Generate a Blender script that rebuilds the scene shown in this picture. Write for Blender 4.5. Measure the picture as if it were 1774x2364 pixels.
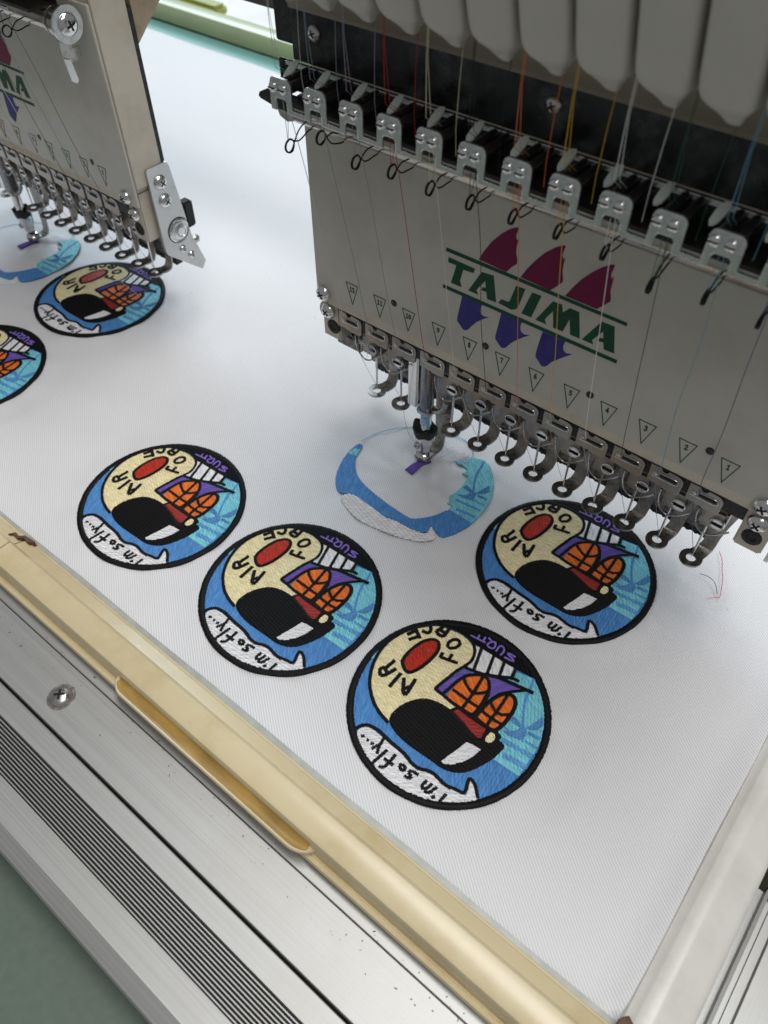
import bpy, bmesh, math, random
from mathutils import Vector, Matrix
from mathutils.geometry import tessellate_polygon

# ------------------------------------------------------------------ scene, camera, light
for o in list(bpy.data.objects):
    bpy.data.objects.remove(o, do_unlink=True)
scene = bpy.context.scene
COL = scene.collection
rnd = random.Random(7)

cam_d = bpy.data.cameras.new('camera')
cam = bpy.data.objects.new('camera', cam_d)
COL.objects.link(cam)
scene.camera = cam
yaw, pitch, roll = -0.684274, -0.863790, -0.005020
fw = Vector((math.sin(yaw) * math.cos(pitch), math.cos(yaw) * math.cos(pitch), math.sin(pitch)))
rt = fw.cross(Vector((0, 0, 1))).normalized()
up = rt.cross(fw)
c_, s_ = math.cos(roll), math.sin(roll)
rt, up = c_ * rt + s_ * up, c_ * up - s_ * rt
m = Matrix((rt, up, -fw)).transposed().to_4x4()
m.translation = Vector((0.076997, -0.138661, 0.315367))
cam.matrix_world = m
cam_d.sensor_fit = 'VERTICAL'
cam_d.lens = 6.9
cam_d.sensor_height = 6.9 * 2364 / 1787.2
cam_d.sensor_width = cam_d.sensor_height * 0.75
cam_d.clip_start = 0.01
cam_d.clip_end = 50
cam_d.dof.use_dof = True
cam_d.dof.focus_distance = 0.35
cam_d.dof.aperture_fstop = 3.4

world = bpy.data.worlds.new('World')
scene.world = world
world.use_nodes = True
bg = world.node_tree.nodes['Background']
bg.inputs['Color'].default_value = (0.93, 0.95, 1.0, 1)
bg.inputs['Strength'].default_value = 0.235

def area(name, loc, target, sx, sy, power, color):
    d = bpy.data.lights.new(name, 'AREA')
    d.shape = 'RECTANGLE'; d.size = sx; d.size_y = sy; d.energy = power; d.color = color
    o = bpy.data.objects.new(name, d); COL.objects.link(o)
    o.location = loc
    o.rotation_euler = (Vector(target) - Vector(loc)).to_track_quat('-Z', 'Y').to_euler()
    return o
area('window_light', (-3.0, 2.5, 2.4), (-0.15, 0.1, 0), 2.4, 1.6, 130, (0.72, 0.88, 1.0))
area('ceiling_light', (0.1, 0.30, 2.0), (-0.05, 0.05, 0), 1.4, 0.6, 27, (1.0, 0.98, 0.95))
area('front_fill_light', (0.9, -0.45, 1.9), (0.0, 0.0, 0), 1.2, 0.5, 11, (1.0, 0.98, 0.96))  # added fill from the front right, brightens the near fabric

scene.view_settings.view_transform = 'Standard'
scene.view_settings.look = 'None'
scene.view_settings.exposure = -0.10
scene.view_settings.gamma = 1
scene.view_settings.use_curve_mapping = False
scene.render.engine = 'CYCLES'

# ------------------------------------------------------------------ materials
MATS = {}
def newmat(name):
    mt = bpy.data.materials.new(name); mt.use_nodes = True
    nt = mt.node_tree
    return mt, nt, nt.nodes['Principled BSDF']
def N(nt, t, **kw):
    n = nt.nodes.new(t)
    for k, v in kw.items():
        if k in n.inputs: n.inputs[k].default_value = v
        else: setattr(n, k, v)
    return n
def c4(c): return (c[0], c[1], c[2], 1)
def plain(name, col, rough=0.5, metal=0.0, var=0.0, scale=60, spec=0.5, coat=0.0, bump=0.0, stretch=(1, 1, 1), rvar=0.0, dirt=None, dirt_scale=40, dirt_amt=0.6, crough=0.08):
    mt, nt, p = newmat(name)
    p.inputs['Base Color'].default_value = c4(col)
    p.inputs['Roughness'].default_value = rough
    p.inputs['Metallic'].default_value = metal
    p.inputs['Specular IOR Level'].default_value = spec
    if coat:
        p.inputs['Coat Weight'].default_value = coat
        p.inputs['Coat Roughness'].default_value = crough
    if var or bump or rvar or dirt:
        tc = N(nt, 'ShaderNodeTexCoord')
        mp = N(nt, 'ShaderNodeMapping'); mp.inputs['Scale'].default_value = stretch
        nt.links.new(tc.outputs['Object'], mp.inputs['Vector'])
        no = N(nt, 'ShaderNodeTexNoise', Scale=scale, Detail=6.0, Roughness=0.6)
        nt.links.new(mp.outputs['Vector'], no.inputs['Vector'])
        src = None
        if var:
            rp = N(nt, 'ShaderNodeValToRGB')
            rp.color_ramp.elements[0].position = 0.3; rp.color_ramp.elements[1].position = 0.7
            rp.color_ramp.elements[0].color = c4([v * (1 - var) for v in col])
            rp.color_ramp.elements[1].color = c4([min(1, v * (1 + var)) for v in col])
            nt.links.new(no.outputs['Fac'], rp.inputs['Fac'])
            src = rp.outputs['Color']
        if dirt:
            dn = N(nt, 'ShaderNodeTexNoise', Scale=dirt_scale, Detail=8.0, Roughness=0.68)
            nt.links.new(tc.outputs['Object'], dn.inputs['Vector'])
            dr = N(nt, 'ShaderNodeMapRange'); dr.inputs['From Min'].default_value = 0.48; dr.inputs['From Max'].default_value = 0.72
            dr.inputs['To Max'].default_value = dirt_amt
            nt.links.new(dn.outputs['Fac'], dr.inputs['Value'])
            mx = N(nt, 'ShaderNodeMix', data_type='RGBA')
            nt.links.new(dr.outputs['Result'], mx.inputs[0])
            if src: nt.links.new(src, mx.inputs[6])
            else: mx.inputs[6].default_value = c4(col)
            mx.inputs[7].default_value = c4(dirt)
            src = mx.outputs[2]
            if metal > 0:
                mm = N(nt, 'ShaderNodeMath', operation='MULTIPLY_ADD')
                nt.links.new(dr.outputs['Result'], mm.inputs[0]); mm.inputs[1].default_value = -metal * 0.8; mm.inputs[2].default_value = metal
                nt.links.new(mm.outputs[0], p.inputs['Metallic'])
        if src: nt.links.new(src, p.inputs['Base Color'])
        if rvar:
            rr = N(nt, 'ShaderNodeMapRange'); rr.inputs['From Min'].default_value = 0.3; rr.inputs['From Max'].default_value = 0.7
            rr.inputs['To Min'].default_value = max(0.02, rough - rvar); rr.inputs['To Max'].default_value = min(1, rough + rvar)
            nt.links.new(no.outputs['Fac'], rr.inputs['Value']); nt.links.new(rr.outputs['Result'], p.inputs['Roughness'])
        if bump:
            b = N(nt, 'ShaderNodeBump', Strength=bump, Distance=0.0003)
            nt.links.new(no.outputs['Fac'], b.inputs['Height']); nt.links.new(b.outputs['Normal'], p.inputs['Normal'])
    MATS[name] = mt
    return mt
def thread_mat(name, col, rough=0.40, spec=0.30):
    mt, nt, p = newmat(name)
    at = N(nt, 'ShaderNodeAttribute', attribute_name='tint')
    mx = N(nt, 'ShaderNodeMix', data_type='RGBA', blend_type='MULTIPLY')
    mx.inputs[0].default_value = 1
    mx.inputs[6].default_value = c4(col)
    nt.links.new(at.outputs['Color'], mx.inputs[7])
    nt.links.new(mx.outputs[2], p.inputs['Base Color'])
    p.inputs['Roughness'].default_value = rough
    p.inputs['Specular IOR Level'].default_value = spec
    MATS[name] = mt
    return mt

thread_mat('t_blue', (0.090, 0.28, 0.62))
thread_mat('t_teal', (0.23, 0.66, 0.74))
thread_mat('t_cream', (0.90, 0.80, 0.48))
thread_mat('t_red', (0.50, 0.030, 0.014))
thread_mat('t_darkred', (0.33, 0.020, 0.014))
thread_mat('t_orange', (0.86, 0.20, 0.030))
thread_mat('t_purple', (0.16, 0.095, 0.46))
thread_mat('t_lilac', (0.27, 0.18, 0.66))
thread_mat('t_black', (0.0030, 0.0030, 0.0036), 0.55, 0.2)
thread_mat('t_white', (0.80, 0.80, 0.82))
plain('panel_paint', (0.47, 0.455, 0.405), 0.34, 0.0, 0.05, 14, coat=0.22, crough=0.06, spec=0.3, dirt=(0.31, 0.275, 0.21), dirt_scale=22, dirt_amt=0.4)
plain('side_paint', (0.50, 0.455, 0.375), 0.38, 0.0, 0.06, 20, coat=0.25, crough=0.15, dirt=(0.30, 0.24, 0.16), dirt_scale=34, dirt_amt=0.45)
plain('cover_plastic', (0.52, 0.50, 0.44), 0.45, 0.0, 0.06, 25)
plain('cover_shaded', (0.27, 0.235, 0.175), 0.6, 0.0, 0.1, 25)  # cream cover sheet, shade behind the lobes painted in as brown
plain('arm_beige', (0.36, 0.29, 0.205), 0.65, 0.0, 0.25, 90, dirt=(0.16, 0.11, 0.07), dirt_scale=120, dirt_amt=0.6)
plain('chrome', (0.72, 0.72, 0.71), 0.16, 1.0, 0.08, 300, rvar=0.06)
plain('steel', (0.52, 0.51, 0.49), 0.28, 1.0, 0.15, 200, rvar=0.1, dirt=(0.12, 0.10, 0.08), dirt_scale=260, dirt_amt=0.5)
plain('guide_steel', (0.34, 0.315, 0.28), 0.33, 1.0, 0.15, 60, rvar=0.06, dirt=(0.15, 0.105, 0.075), dirt_scale=40, dirt_amt=0.4)
plain('foot_steel', (0.36, 0.345, 0.32), 0.32, 1.0, 0.25, 260, rvar=0.12, dirt=(0.20, 0.18, 0.155), dirt_scale=330, dirt_amt=0.7)
plain('dusty_steel', (0.20, 0.19, 0.175), 0.5, 0.6, 0.5, 300, bump=0.3, dirt=(0.40, 0.385, 0.36), dirt_scale=300, dirt_amt=0.7)
plain('dark_steel', (0.035, 0.036, 0.037), 0.3, 0.7, 0.5, 60, rvar=0.12, dirt=(0.12, 0.13, 0.13), dirt_scale=70, dirt_amt=0.6)
plain('black_steel', (0.012, 0.012, 0.013), 0.4, 0.3, 0.3, 90, dirt=(0.12, 0.12, 0.12), dirt_scale=500, dirt_amt=0.35)
plain('clip_alu', (0.68, 0.68, 0.68), 0.27, 1.0, 0.08, 200, rvar=0.08)
plain('rod_black', (0.03, 0.027, 0.024), 0.25, 0.4, 0.2, 120)
plain('paddle_plastic', (0.72, 0.78, 0.70), 0.4, 0.0, 0.15, 150)
plain('wire_black', (0.005, 0.005, 0.006), 0.5, 0.0, spec=0.2)
plain('shaft_steel', (0.42, 0.39, 0.34), 0.24, 1.0, 0.2, 60, rvar=0.08)
plain('sleeve_steel', (0.22, 0.22, 0.22), 0.25, 1.0, 0.2, 90, rvar=0.08)
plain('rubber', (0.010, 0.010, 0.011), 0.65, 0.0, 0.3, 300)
plain('felt', (0.016, 0.015, 0.015), 0.95, 0.0, 0.6, 700, bump=0.8, dirt=(0.35, 0.35, 0.36), dirt_scale=700, dirt_amt=0.35)
plain('slot_dark', (0.006, 0.006, 0.006), 0.8)
plain('print_green', (0.010, 0.066, 0.036), 0.5, 0, 0.15, 200, spec=0.15)
plain('print_magenta', (0.150, 0.011, 0.050), 0.5, 0, 0.1, 200, spec=0.15)
plain('print_blue', (0.042, 0.036, 0.19), 0.5, 0, 0.1, 200, spec=0.15)
plain('frame_cream', (0.63, 0.535, 0.335), 0.28, 0.0, 0.06, 30, coat=0.2, crough=0.2, dirt=(0.42, 0.29, 0.10), dirt_scale=45, dirt_amt=0.35, stretch=(0.3, 1, 1))
plain('frame_pale', (0.66, 0.55, 0.36), 0.35, 0.0, 0.05, 40, coat=0.2, crough=0.2)
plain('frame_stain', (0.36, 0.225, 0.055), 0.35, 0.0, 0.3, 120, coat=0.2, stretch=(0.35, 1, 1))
plain('frame_grey', (0.70, 0.69, 0.64), 0.36, 0.0, 0.04, 40, coat=0.15, crough=0.2, dirt=(0.44, 0.42, 0.35), dirt_scale=60, dirt_amt=0.3)
plain('frame_green', (0.40, 0.46, 0.25), 0.35, 0.0, 0.05, 30, coat=0.2)
plain('clip_olive', (0.33, 0.36, 0.07), 0.35, 0.0, 0.1, 30)
plain('film', (0.42, 0.43, 0.40), 0.3, 0.0, 0.12, 120, coat=0.3, dirt=(0.30, 0.29, 0.25), dirt_scale=200, dirt_amt=0.4)
plain('wood_chip', (0.12, 0.07, 0.045), 0.85, 0.0, 0.4, 200, bump=0.5)
plain('lint', (0.85, 0.85, 0.87), 0.9)
plain('speck', (0.09, 0.085, 0.075), 0.8)
plain('table_green', (0.105, 0.140, 0.112), 0.42, 0.0, 0.08, 300, coat=0.12, crough=0.3, bump=0.15)
plain('table_green_lit', (0.16, 0.37, 0.34), 0.4, 0.0, 0.05, 200)  # the green table again, bright window light put into the colour
plain('bracket_steel', (0.55, 0.555, 0.55), 0.3, 1.0, 0.1, 30, rvar=0.08, dirt=(0.30, 0.29, 0.28), dirt_scale=60, dirt_amt=0.4)
plain('beam_dark', (0.05, 0.045, 0.04), 0.5, 0.0, 0.3, 40)
plain('white_cloth', (0.82, 0.82, 0.80), 0.8, 0.0, 0.08, 18)

def brushed(name, col, axis, rough=0.30):
    mt, nt, p = newmat(name)
    tc = N(nt, 'ShaderNodeTexCoord'); mp = N(nt, 'ShaderNodeMapping')
    mp.inputs['Scale'].default_value = (1.2, 300, 300) if axis == 'x' else (300, 1.2, 300)
    nt.links.new(tc.outputs['Object'], mp.inputs['Vector'])
    n1 = N(nt, 'ShaderNodeTexNoise', Scale=4.0, Detail=7.0, Roughness=0.7); nt.links.new(mp.outputs['Vector'], n1.inputs['Vector'])
    n2 = N(nt, 'ShaderNodeTexNoise', Scale=26.0, Detail=6.0, Roughness=0.65); nt.links.new(tc.outputs['Object'], n2.inputs['Vector'])
    r1 = N(nt, 'ShaderNodeValToRGB'); r1.color_ramp.elements[0].position = 0.3; r1.color_ramp.elements[1].position = 0.72
    r1.color_ramp.elements[0].color = c4([v * 0.86 for v in col]); r1.color_ramp.elements[1].color = c4([min(1, v * 1.1) for v in col])
    nt.links.new(n1.outputs['Fac'], r1.inputs['Fac'])
    mr = N(nt, 'ShaderNodeMapRange'); mr.inputs['From Min'].default_value = 0.5; mr.inputs['From Max'].default_value = 0.75; mr.inputs['To Max'].default_value = 0.35
    nt.links.new(n2.outputs['Fac'], mr.inputs['Value'])
    mx = N(nt, 'ShaderNodeMix', data_type='RGBA'); nt.links.new(mr.outputs['Result'], mx.inputs[0]); nt.links.new(r1.outputs['Color'], mx.inputs[6]); mx.inputs[7].default_value = (0.42, 0.40, 0.36, 1)
    nt.links.new(mx.outputs[2], p.inputs['Base Color'])
    p.inputs['Metallic'].default_value = 0.85
    rr = N(nt, 'ShaderNodeMapRange'); rr.inputs['To Min'].default_value = rough - 0.06; rr.inputs['To Max'].default_value = rough + 0.12
    nt.links.new(n1.outputs['Fac'], rr.inputs['Value']); nt.links.new(rr.outputs['Result'], p.inputs['Roughness'])
    b = N(nt, 'ShaderNodeBump', Strength=0.22, Distance=0.0002); nt.links.new(n1.outputs['Fac'], b.inputs['Height']); nt.links.new(b.outputs['Normal'], p.inputs['Normal'])
    MATS[name] = mt
brushed('alu', (0.46, 0.46, 0.45), 'x', 0.48)
brushed('alu_y', (0.36, 0.365, 0.36), 'y', 0.40)

def fabric_mat():
    mt, nt, p = newmat('twill')
    tc = N(nt, 'ShaderNodeTexCoord')
    # twill ribs run along (0.797, -0.603); rotate so ribs vary along x
    mp = N(nt, 'ShaderNodeMapping'); mp.inputs['Rotation'].default_value = (0, 0, math.atan2(0.603, 0.797) + math.pi / 2)
    nt.links.new(tc.outputs['Object'], mp.inputs['Vector'])
    nw = N(nt, 'ShaderNodeTexNoise', Scale=900.0, Detail=2.0); nt.links.new(tc.outputs['Object'], nw.inputs['Vector'])
    w = N(nt, 'ShaderNodeTexWave', wave_type='BANDS', bands_direction='X', Scale=2 * math.pi / 20 / 0.00112, Distortion=0.6)
    w.inputs['Detail'].default_value = 1.0; w.inputs['Detail Scale'].default_value = 0.3
    nt.links.new(mp.outputs['Vector'], w.inputs['Vector'])
    n2 = N(nt, 'ShaderNodeTexNoise', Scale=14.0, Detail=4.0); nt.links.new(tc.outputs['Object'], n2.inputs['Vector'])
    ad = N(nt, 'ShaderNodeMath', operation='MULTIPLY_ADD'); nt.links.new(nw.outputs['Fac'], ad.inputs[0]); ad.inputs[1].default_value = 0.6
    nt.links.new(w.outputs['Fac'], ad.inputs[2])
    b1 = N(nt, 'ShaderNodeBump', Strength=0.75, Distance=0.00016); nt.links.new(ad.outputs[0], b1.inputs['Height'])
    b2 = N(nt, 'ShaderNodeBump', Strength=0.22, Distance=0.006); nt.links.new(n2.outputs['Fac'], b2.inputs['Height'])
    nt.links.new(b1.outputs['Normal'], b2.inputs['Normal'])
    nt.links.new(b2.outputs['Normal'], p.inputs['Normal'])
    rp = N(nt, 'ShaderNodeValToRGB')
    rp.color_ramp.elements[0].color = (0.655, 0.66, 0.68, 1); rp.color_ramp.elements[1].color = (0.80, 0.80, 0.815, 1)
    rp.color_ramp.elements[0].position = 0.15; rp.color_ramp.elements[1].position = 0.6
    nt.links.new(w.outputs['Fac'], rp.inputs['Fac'])
    nt.links.new(rp.outputs['Color'], p.inputs['Base Color'])
    p.inputs['Roughness'].default_value = 0.62
    p.inputs['Specular IOR Level'].default_value = 0.35
    p.inputs['Sheen Weight'].default_value = 0.2
    MATS['twill'] = mt
fabric_mat()


# ------------------------------------------------------------------ traced outlines in mm (patch around its centre; logo x,z on the panel)
POLY = {'teal': [(12.76,33.01),(21.48,35.2),(25.7,32.96),(30.25,28.98),(34.34,23.97),(37.43,18.34),(39.76,12.31),(40.51,6.72),(40.69,0.03),(40.76,-5.87),(37.1,-5.86),(29.23,-6.2),(22.43,-3.24),(18.98,1.86),(18.64,12.94),(12.84,21.73),(8.23,23.2)],'black_top': [(-31.6,30.71),(-25.48,35.46),(-19.38,39.11),(-12.07,42.1),(-3.1,43.6),(6.23,43.15),(14.94,41.03),(22.37,37.23),(21.48,35.2),(17.33,34.93),(13.42,34.25),(7.1,33.81),(1.27,33.64),(-3.95,33.56),(-9.03,33.18),(-13.8,34.5),(-19.92,34.33),(-24.88,32.45)],'white_banner': [(-23.9,-34.33),(-23.97,-31.99),(-22.09,-29.68),(-19.24,-28.98),(-13.72,-29.28),(-8.66,-29.1),(-3.66,-28.93),(0.84,-29.12),(5.55,-30.58),(9.68,-29.48),(13.43,-27.93),(18.84,-28.69),(23.52,-28.52),(27.66,-27.68),(28.84,-27.44),(25.7,-20.23),(27.63,-20.86),(30.74,-23.41),(33.89,-26.54),(30.78,-31.15),(26.25,-35.15),(20.24,-38.96),(12.65,-41.22),(3.49,-42.53),(-4.91,-42.37),(-14.03,-41.12),(-20.54,-38.3)],'cream': [(-35.65,-10.44),(-37.26,-7.33),(-39.5,-1.96),(-40.67,4.42),(-40.43,10.68),(-38.74,16.77),(-36.12,21.75),(-32.53,26.57),(-28.25,30.51),(-24.57,32.02),(-19.77,33.02),(-15.5,33.6),(-11.58,32.99),(-8.49,31.29),(-6.44,28.34),(-5.83,24.73),(-6.6,20.97),(-7.8,17.32),(-8.66,12.2),(-9.44,8.08),(-9.72,3.53),(-5.96,2.3),(-0.75,2.29),(3.55,2.42),(2.36,-1.02),(-1.93,-1.17),(-5.69,-2.11),(-10.01,-4.34),(-13.34,-7.87),(-15.87,-12.42),(-16.46,-17.43),(-16.69,-20.47),(-16.19,-22.5),(-20.01,-21.53),(-24.29,-20.04),(-28.5,-17.57),(-32.63,-14.08)],'purple': [(-8.91,3.76),(-8.02,9.23),(-6.95,14.02),(-5.39,19.26),(-3.99,19.94),(-1.57,19.69),(-3.02,15.88),(-4.1,11.09),(-4.51,6.45),(-4.98,3.51)],'purple_fin': [(3.8,22.69),(9.21,25.04),(14.32,26.11),(20.57,27.54),(16.59,22.61),(13.85,19.13),(12.13,15.2),(9.85,15.91),(9.54,19.07),(6.85,20.35)],'teeth': [(-8.37,32.78),(-6.48,33.37),(-3.06,33.36),(1.15,33.82),(6.99,33.99),(12.54,35.05),(14.01,30.49),(10.72,28.28),(6.9,25.2),(3.17,23.07),(-1.64,21.4),(-4.75,20.49),(-5.55,25.41),(-6.36,29.32)],'ball_a': [(-3.89,3.55),(-3.75,8.52),(-3.34,13.17),(-1.74,17.26),(1.29,20.4),(4.38,21.84),(7.09,20.54),(8.6,18.31),(9.53,15.64),(10.15,10.67),(10.5,5.96),(9.56,3.15),(5.13,3.28),(0.84,3.15)],'ball_b': [(12.46,2.07),(12.45,7.29),(12.88,11.95),(14.01,16.71),(15.94,20.31),(19.03,21.61),(21.39,20.15),(22.63,16.58),(22.88,11.86),(22.67,6.84),(21.6,3.18),(18.46,2.64),(15.12,2.35)],'hair': [(-17.52,-17.05),(-16.47,-11.65),(-13.94,-7.09),(-10.72,-3.4),(-6.19,-1.43),(-2.24,-0.75),(2.17,-0.75),(8.08,-2.93),(12.52,-4.15),(17.52,-5.25),(20.63,-4.69),(19.47,-0.92),(19.84,2.16),(24.1,3.61),(26.03,2.8),(25.74,0.61),(28.38,0.79),(29.6,-0.55),(29.02,-4.85),(27.45,-10.66),(24.69,-16.62),(22.01,-20.63),(17.74,-23.35),(13.64,-24.42),(9.44,-24.45),(2.51,-24.72),(-4.54,-25.),(-11.19,-24.07),(-15.73,-22.13),(-17.28,-19.73)],'red_strip': [(2.78,-1.09),(4.19,1.53),(9.44,1.26),(15.12,1.31),(18.93,1.42),(19.41,-2.7),(18.32,-4.37),(14.88,-3.99),(9.88,-2.43)],'tooth': [(12.31,-22.13),(13.46,-17.41),(14.84,-12.46),(15.69,-8.68),(18.63,-7.86),(22.28,-7.61),(21.25,-12.64),(19.33,-16.83),(16.48,-20.64),(13.59,-22.44)],'bead': [(21.02,-3.21),(20.93,1.05),(22.29,2.15),(24.16,0.9),(24.23,-1.79),(23.05,-3.12)],'red_oval': [(-29.7,5.03),(-30.38,8.12),(-30.08,13.89),(-28.34,19.95),(-25.41,23.45),(-22.95,23.54),(-20.75,21.4),(-19.91,17.3),(-20.38,11.47),(-21.34,6.58),(-23.08,2.77),(-24.83,1.81),(-27.74,3.02)]}
LEAF = [[(25.01,14.28),(26.94,13.88),(29.57,12.9),(29.56,11.35),(25.23,11.34),(23.91,11.83)],[(32.12,13.04),(32.92,15.99),(33.87,18.7),(34.46,21.51),(35.33,21.43),(37.12,18.22),(36.1,15.09),(33.48,12.98)],[(24.52,5.75),(26.98,6.59),(29.27,9.2),(30.17,13.),(32.44,12.53),(33.6,9.65),(33.84,7.2),(31.2,6.2),(27.57,5.16)],[(33.58,12.29),(35.95,12.69),(38.91,13.18),(39.62,11.49),(36.52,11.25),(33.99,11.11)]]
STRIPE = [(2.24,[(26.37,1.93),(40.92,3.66)]),(2.72,[(30.48,-3.31),(41.2,-1.91)]),(1.12,[(24.69,7.03),(29.64,7.59)]),(1.44,[(34.27,7.55),(40.44,8.05)])]
STEM = [(1.28,[(22.18,34.89),(23.28,30.37),(24.09,25.28),(26.55,19.24),(29.77,13.62),(32.24,10.24)])]
TEALLINE = [(1.44,[(29.07,-6.63),(40.73,-6.2)]),(1.6,[(-41.88,-2.21),(-41.88,3.97)])]
LINE = [(1.33,[(-16.19,-22.5),(-20.68,-21.65),(-24.96,-20.16),(-29.17,-17.69),(-33.1,-14.47),(-36.08,-10.78),(-37.96,-7.45),(-40.21,-2.08),(-41.48,4.42),(-41.28,10.93),(-39.45,17.15),(-36.97,22.32)]),(1.33,[(-28.69,31.12),(-25.15,32.81),(-19.83,34.21),(-14.97,34.51),(-11.05,33.89),(-7.9,31.77),(-5.75,28.44),(-4.95,24.55),(-5.95,20.59),(-7.4,16.76),(-8.22,12.12),(-9.,8.),(-9.71,3.11)]),(1.33,[(-9.71,3.11),(-4.16,2.9)]),(1.6,[(-29.7,5.03),(-30.38,8.12),(-30.08,13.89),(-28.34,19.95),(-25.41,23.45),(-22.95,23.54),(-20.75,21.4),(-19.91,17.3),(-20.38,11.47),(-21.34,6.58),(-23.08,2.77),(-24.83,1.81),(-27.74,3.02),(-29.7,5.03)]),(1.47,[(-5.49,2.68),(-4.86,7.46),(-4.29,12.4),(-2.77,17.13),(0.98,20.86),(4.23,22.6),(7.28,21.13),(9.16,18.33),(10.23,15.36),(10.99,10.5),(11.04,5.17),(10.16,2.82),(5.5,2.76),(0.64,2.4),(-3.73,2.83)]),(1.73,[(3.61,22.98),(8.9,25.49),(14.02,26.57),(20.39,27.82),(25.41,28.88)]),(1.2,[(22.35,28.11),(17.17,22.83),(14.03,18.85)]),(1.73,[(11.93,1.81),(12.11,7.27),(12.51,11.98),(13.71,17.15),(15.96,20.83),(19.32,22.26),(21.85,20.52),(23.27,16.68),(23.58,11.85),(23.24,6.5),(21.88,2.77)]),(1.6,[(10.85,3.37),(15.57,2.72),(19.09,2.75),(21.77,2.92)]),(2.,[(10.09,16.09),(10.99,10.5),(11.31,3.74)]),(1.47,[(3.59,21.91),(4.92,11.93),(5.27,2.57)]),(1.47,[(-2.62,15.32),(1.52,12.6),(4.92,11.93),(7.74,14.2),(9.3,16.73)]),(1.47,[(-3.21,7.76),(2.78,7.66),(7.91,7.61),(10.92,7.96)]),(1.47,[(17.33,20.92),(17.97,10.75),(18.,2.27)]),(1.47,[(13.18,13.11),(16.15,11.35),(17.97,10.75),(20.52,11.17),(22.64,13.3)]),(1.47,[(12.76,7.37),(18.35,6.99),(22.55,7.55)]),(1.47,[(-5.24,33.45),(-1.41,21.4)]),(1.47,[(1.44,33.6),(4.42,23.19)]),(1.47,[(7.08,33.61),(9.29,25.8)]),(1.47,[(12.65,34.88),(14.23,28.48)]),(1.33,[(-5.07,20.41),(0.27,21.88),(4.51,23.27),(9.78,26.38),(14.33,29.43),(17.4,29.72)]),(1.47,[(-9.69,33.58),(-4.36,34.16),(0.95,34.11),(6.71,34.4),(13.04,34.84)]),(1.44,[(-25.35,-33.92),(-24.11,-30.8),(-22.01,-28.92),(-18.96,-28.19),(-15.45,-28.04),(-11.24,-28.8),(-5.43,-28.97),(-0.91,-29.37),(3.26,-30.73),(6.95,-30.63),(10.32,-28.8),(13.71,-28.37),(18.7,-29.26),(21.74,-28.89)]),(1.28,[(21.37,-28.67),(24.15,-27.98),(28.13,-27.17),(25.13,-20.56),(26.81,-20.62),(28.94,-21.34),(32.81,-25.1)]),(2.,[(2.28,-0.91),(9.65,-2.62),(14.76,-4.32),(19.22,-4.66)]),(1.6,[(17.42,-6.11),(20.91,-4.07),(19.57,-0.04),(20.17,2.18),(23.48,3.5)]),(1.47,[(2.17,-0.75),(3.85,2.),(9.01,1.89),(14.77,1.83),(18.98,1.86)])]
BANNER_TEXT = [(1.35,[(-21.05,-34.45),(-20.08,-33.86)]),(1.35,[(-18.03,-34.36),(-17.45,-34.19)]),(1.35,[(-15.8,-34.43),(-14.75,-34.18)]),(1.35,[(-12.88,-28.99),(-12.25,-33.73),(-10.86,-36.3)]),(1.35,[(-13.94,-36.02),(-12.8,-33.06)]),(1.35,[(-8.55,-32.59),(-9.86,-40.96)]),(1.35,[(-4.51,-31.91),(-4.45,-35.5),(-4.81,-39.4),(-6.73,-40.06)]),(1.35,[(-7.07,-36.17),(-2.63,-36.03)]),(1.35,[(-0.21,-34.25),(0.38,-33.24),(2.,-33.55),(2.73,-34.93),(1.7,-35.58),(0.37,-35.22),(-0.21,-34.25)]),(1.35,[(8.15,-32.86),(5.26,-32.88),(4.15,-34.32),(5.52,-34.98),(6.84,-35.15),(6.02,-36.52),(4.09,-36.67)]),(1.35,[(12.47,-32.55),(11.9,-35.8),(14.07,-36.46),(14.95,-32.29)]),(1.35,[(14.26,-36.48),(16.25,-36.25),(17.21,-32.2)]),(1.35,[(18.13,-36.78),(18.82,-35.71)]),(1.35,[(21.96,-32.15),(21.57,-35.87)])]
AIR_TEXT = [(1.6,[(-23.84,-1.39),(-19.72,-7.6),(-17.9,-7.57),(-19.43,1.33)]),(1.6,[(-20.53,-5.38),(-19.09,-3.19)]),(1.6,[(-26.41,-0.5),(-26.24,-8.75)]),(1.6,[(-29.58,-0.08),(-32.07,-7.61),(-35.27,-5.09),(-34.83,-2.8),(-31.87,-3.63)]),(1.6,[(-33.35,-2.26),(-32.76,2.97)]),(1.6,[(-35.26,22.23),(-30.9,19.8)]),(1.6,[(-34.57,22.33),(-36.62,17.69)]),(1.6,[(-31.66,20.55),(-34.29,15.93)]),(1.6,[(-31.17,28.08),(-29.39,26.73),(-29.19,24.14),(-32.2,23.55)]),(1.6,[(-23.08,32.97),(-22.56,26.52),(-27.19,27.12),(-26.56,29.38),(-22.73,29.35)]),(1.6,[(-26.27,29.25),(-25.99,32.25)]),(1.47,[(-18.91,26.08),(-18.51,28.65),(-16.37,30.38),(-14.32,29.33),(-14.41,26.57),(-16.12,24.3),(-18.15,24.),(-18.91,26.08)]),(1.47,[(-17.25,17.66),(-12.98,18.92),(-9.56,20.03)]),(1.47,[(-17.86,20.02),(-17.37,17.56)]),(1.47,[(-13.96,22.06),(-13.61,19.28)])]
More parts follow.
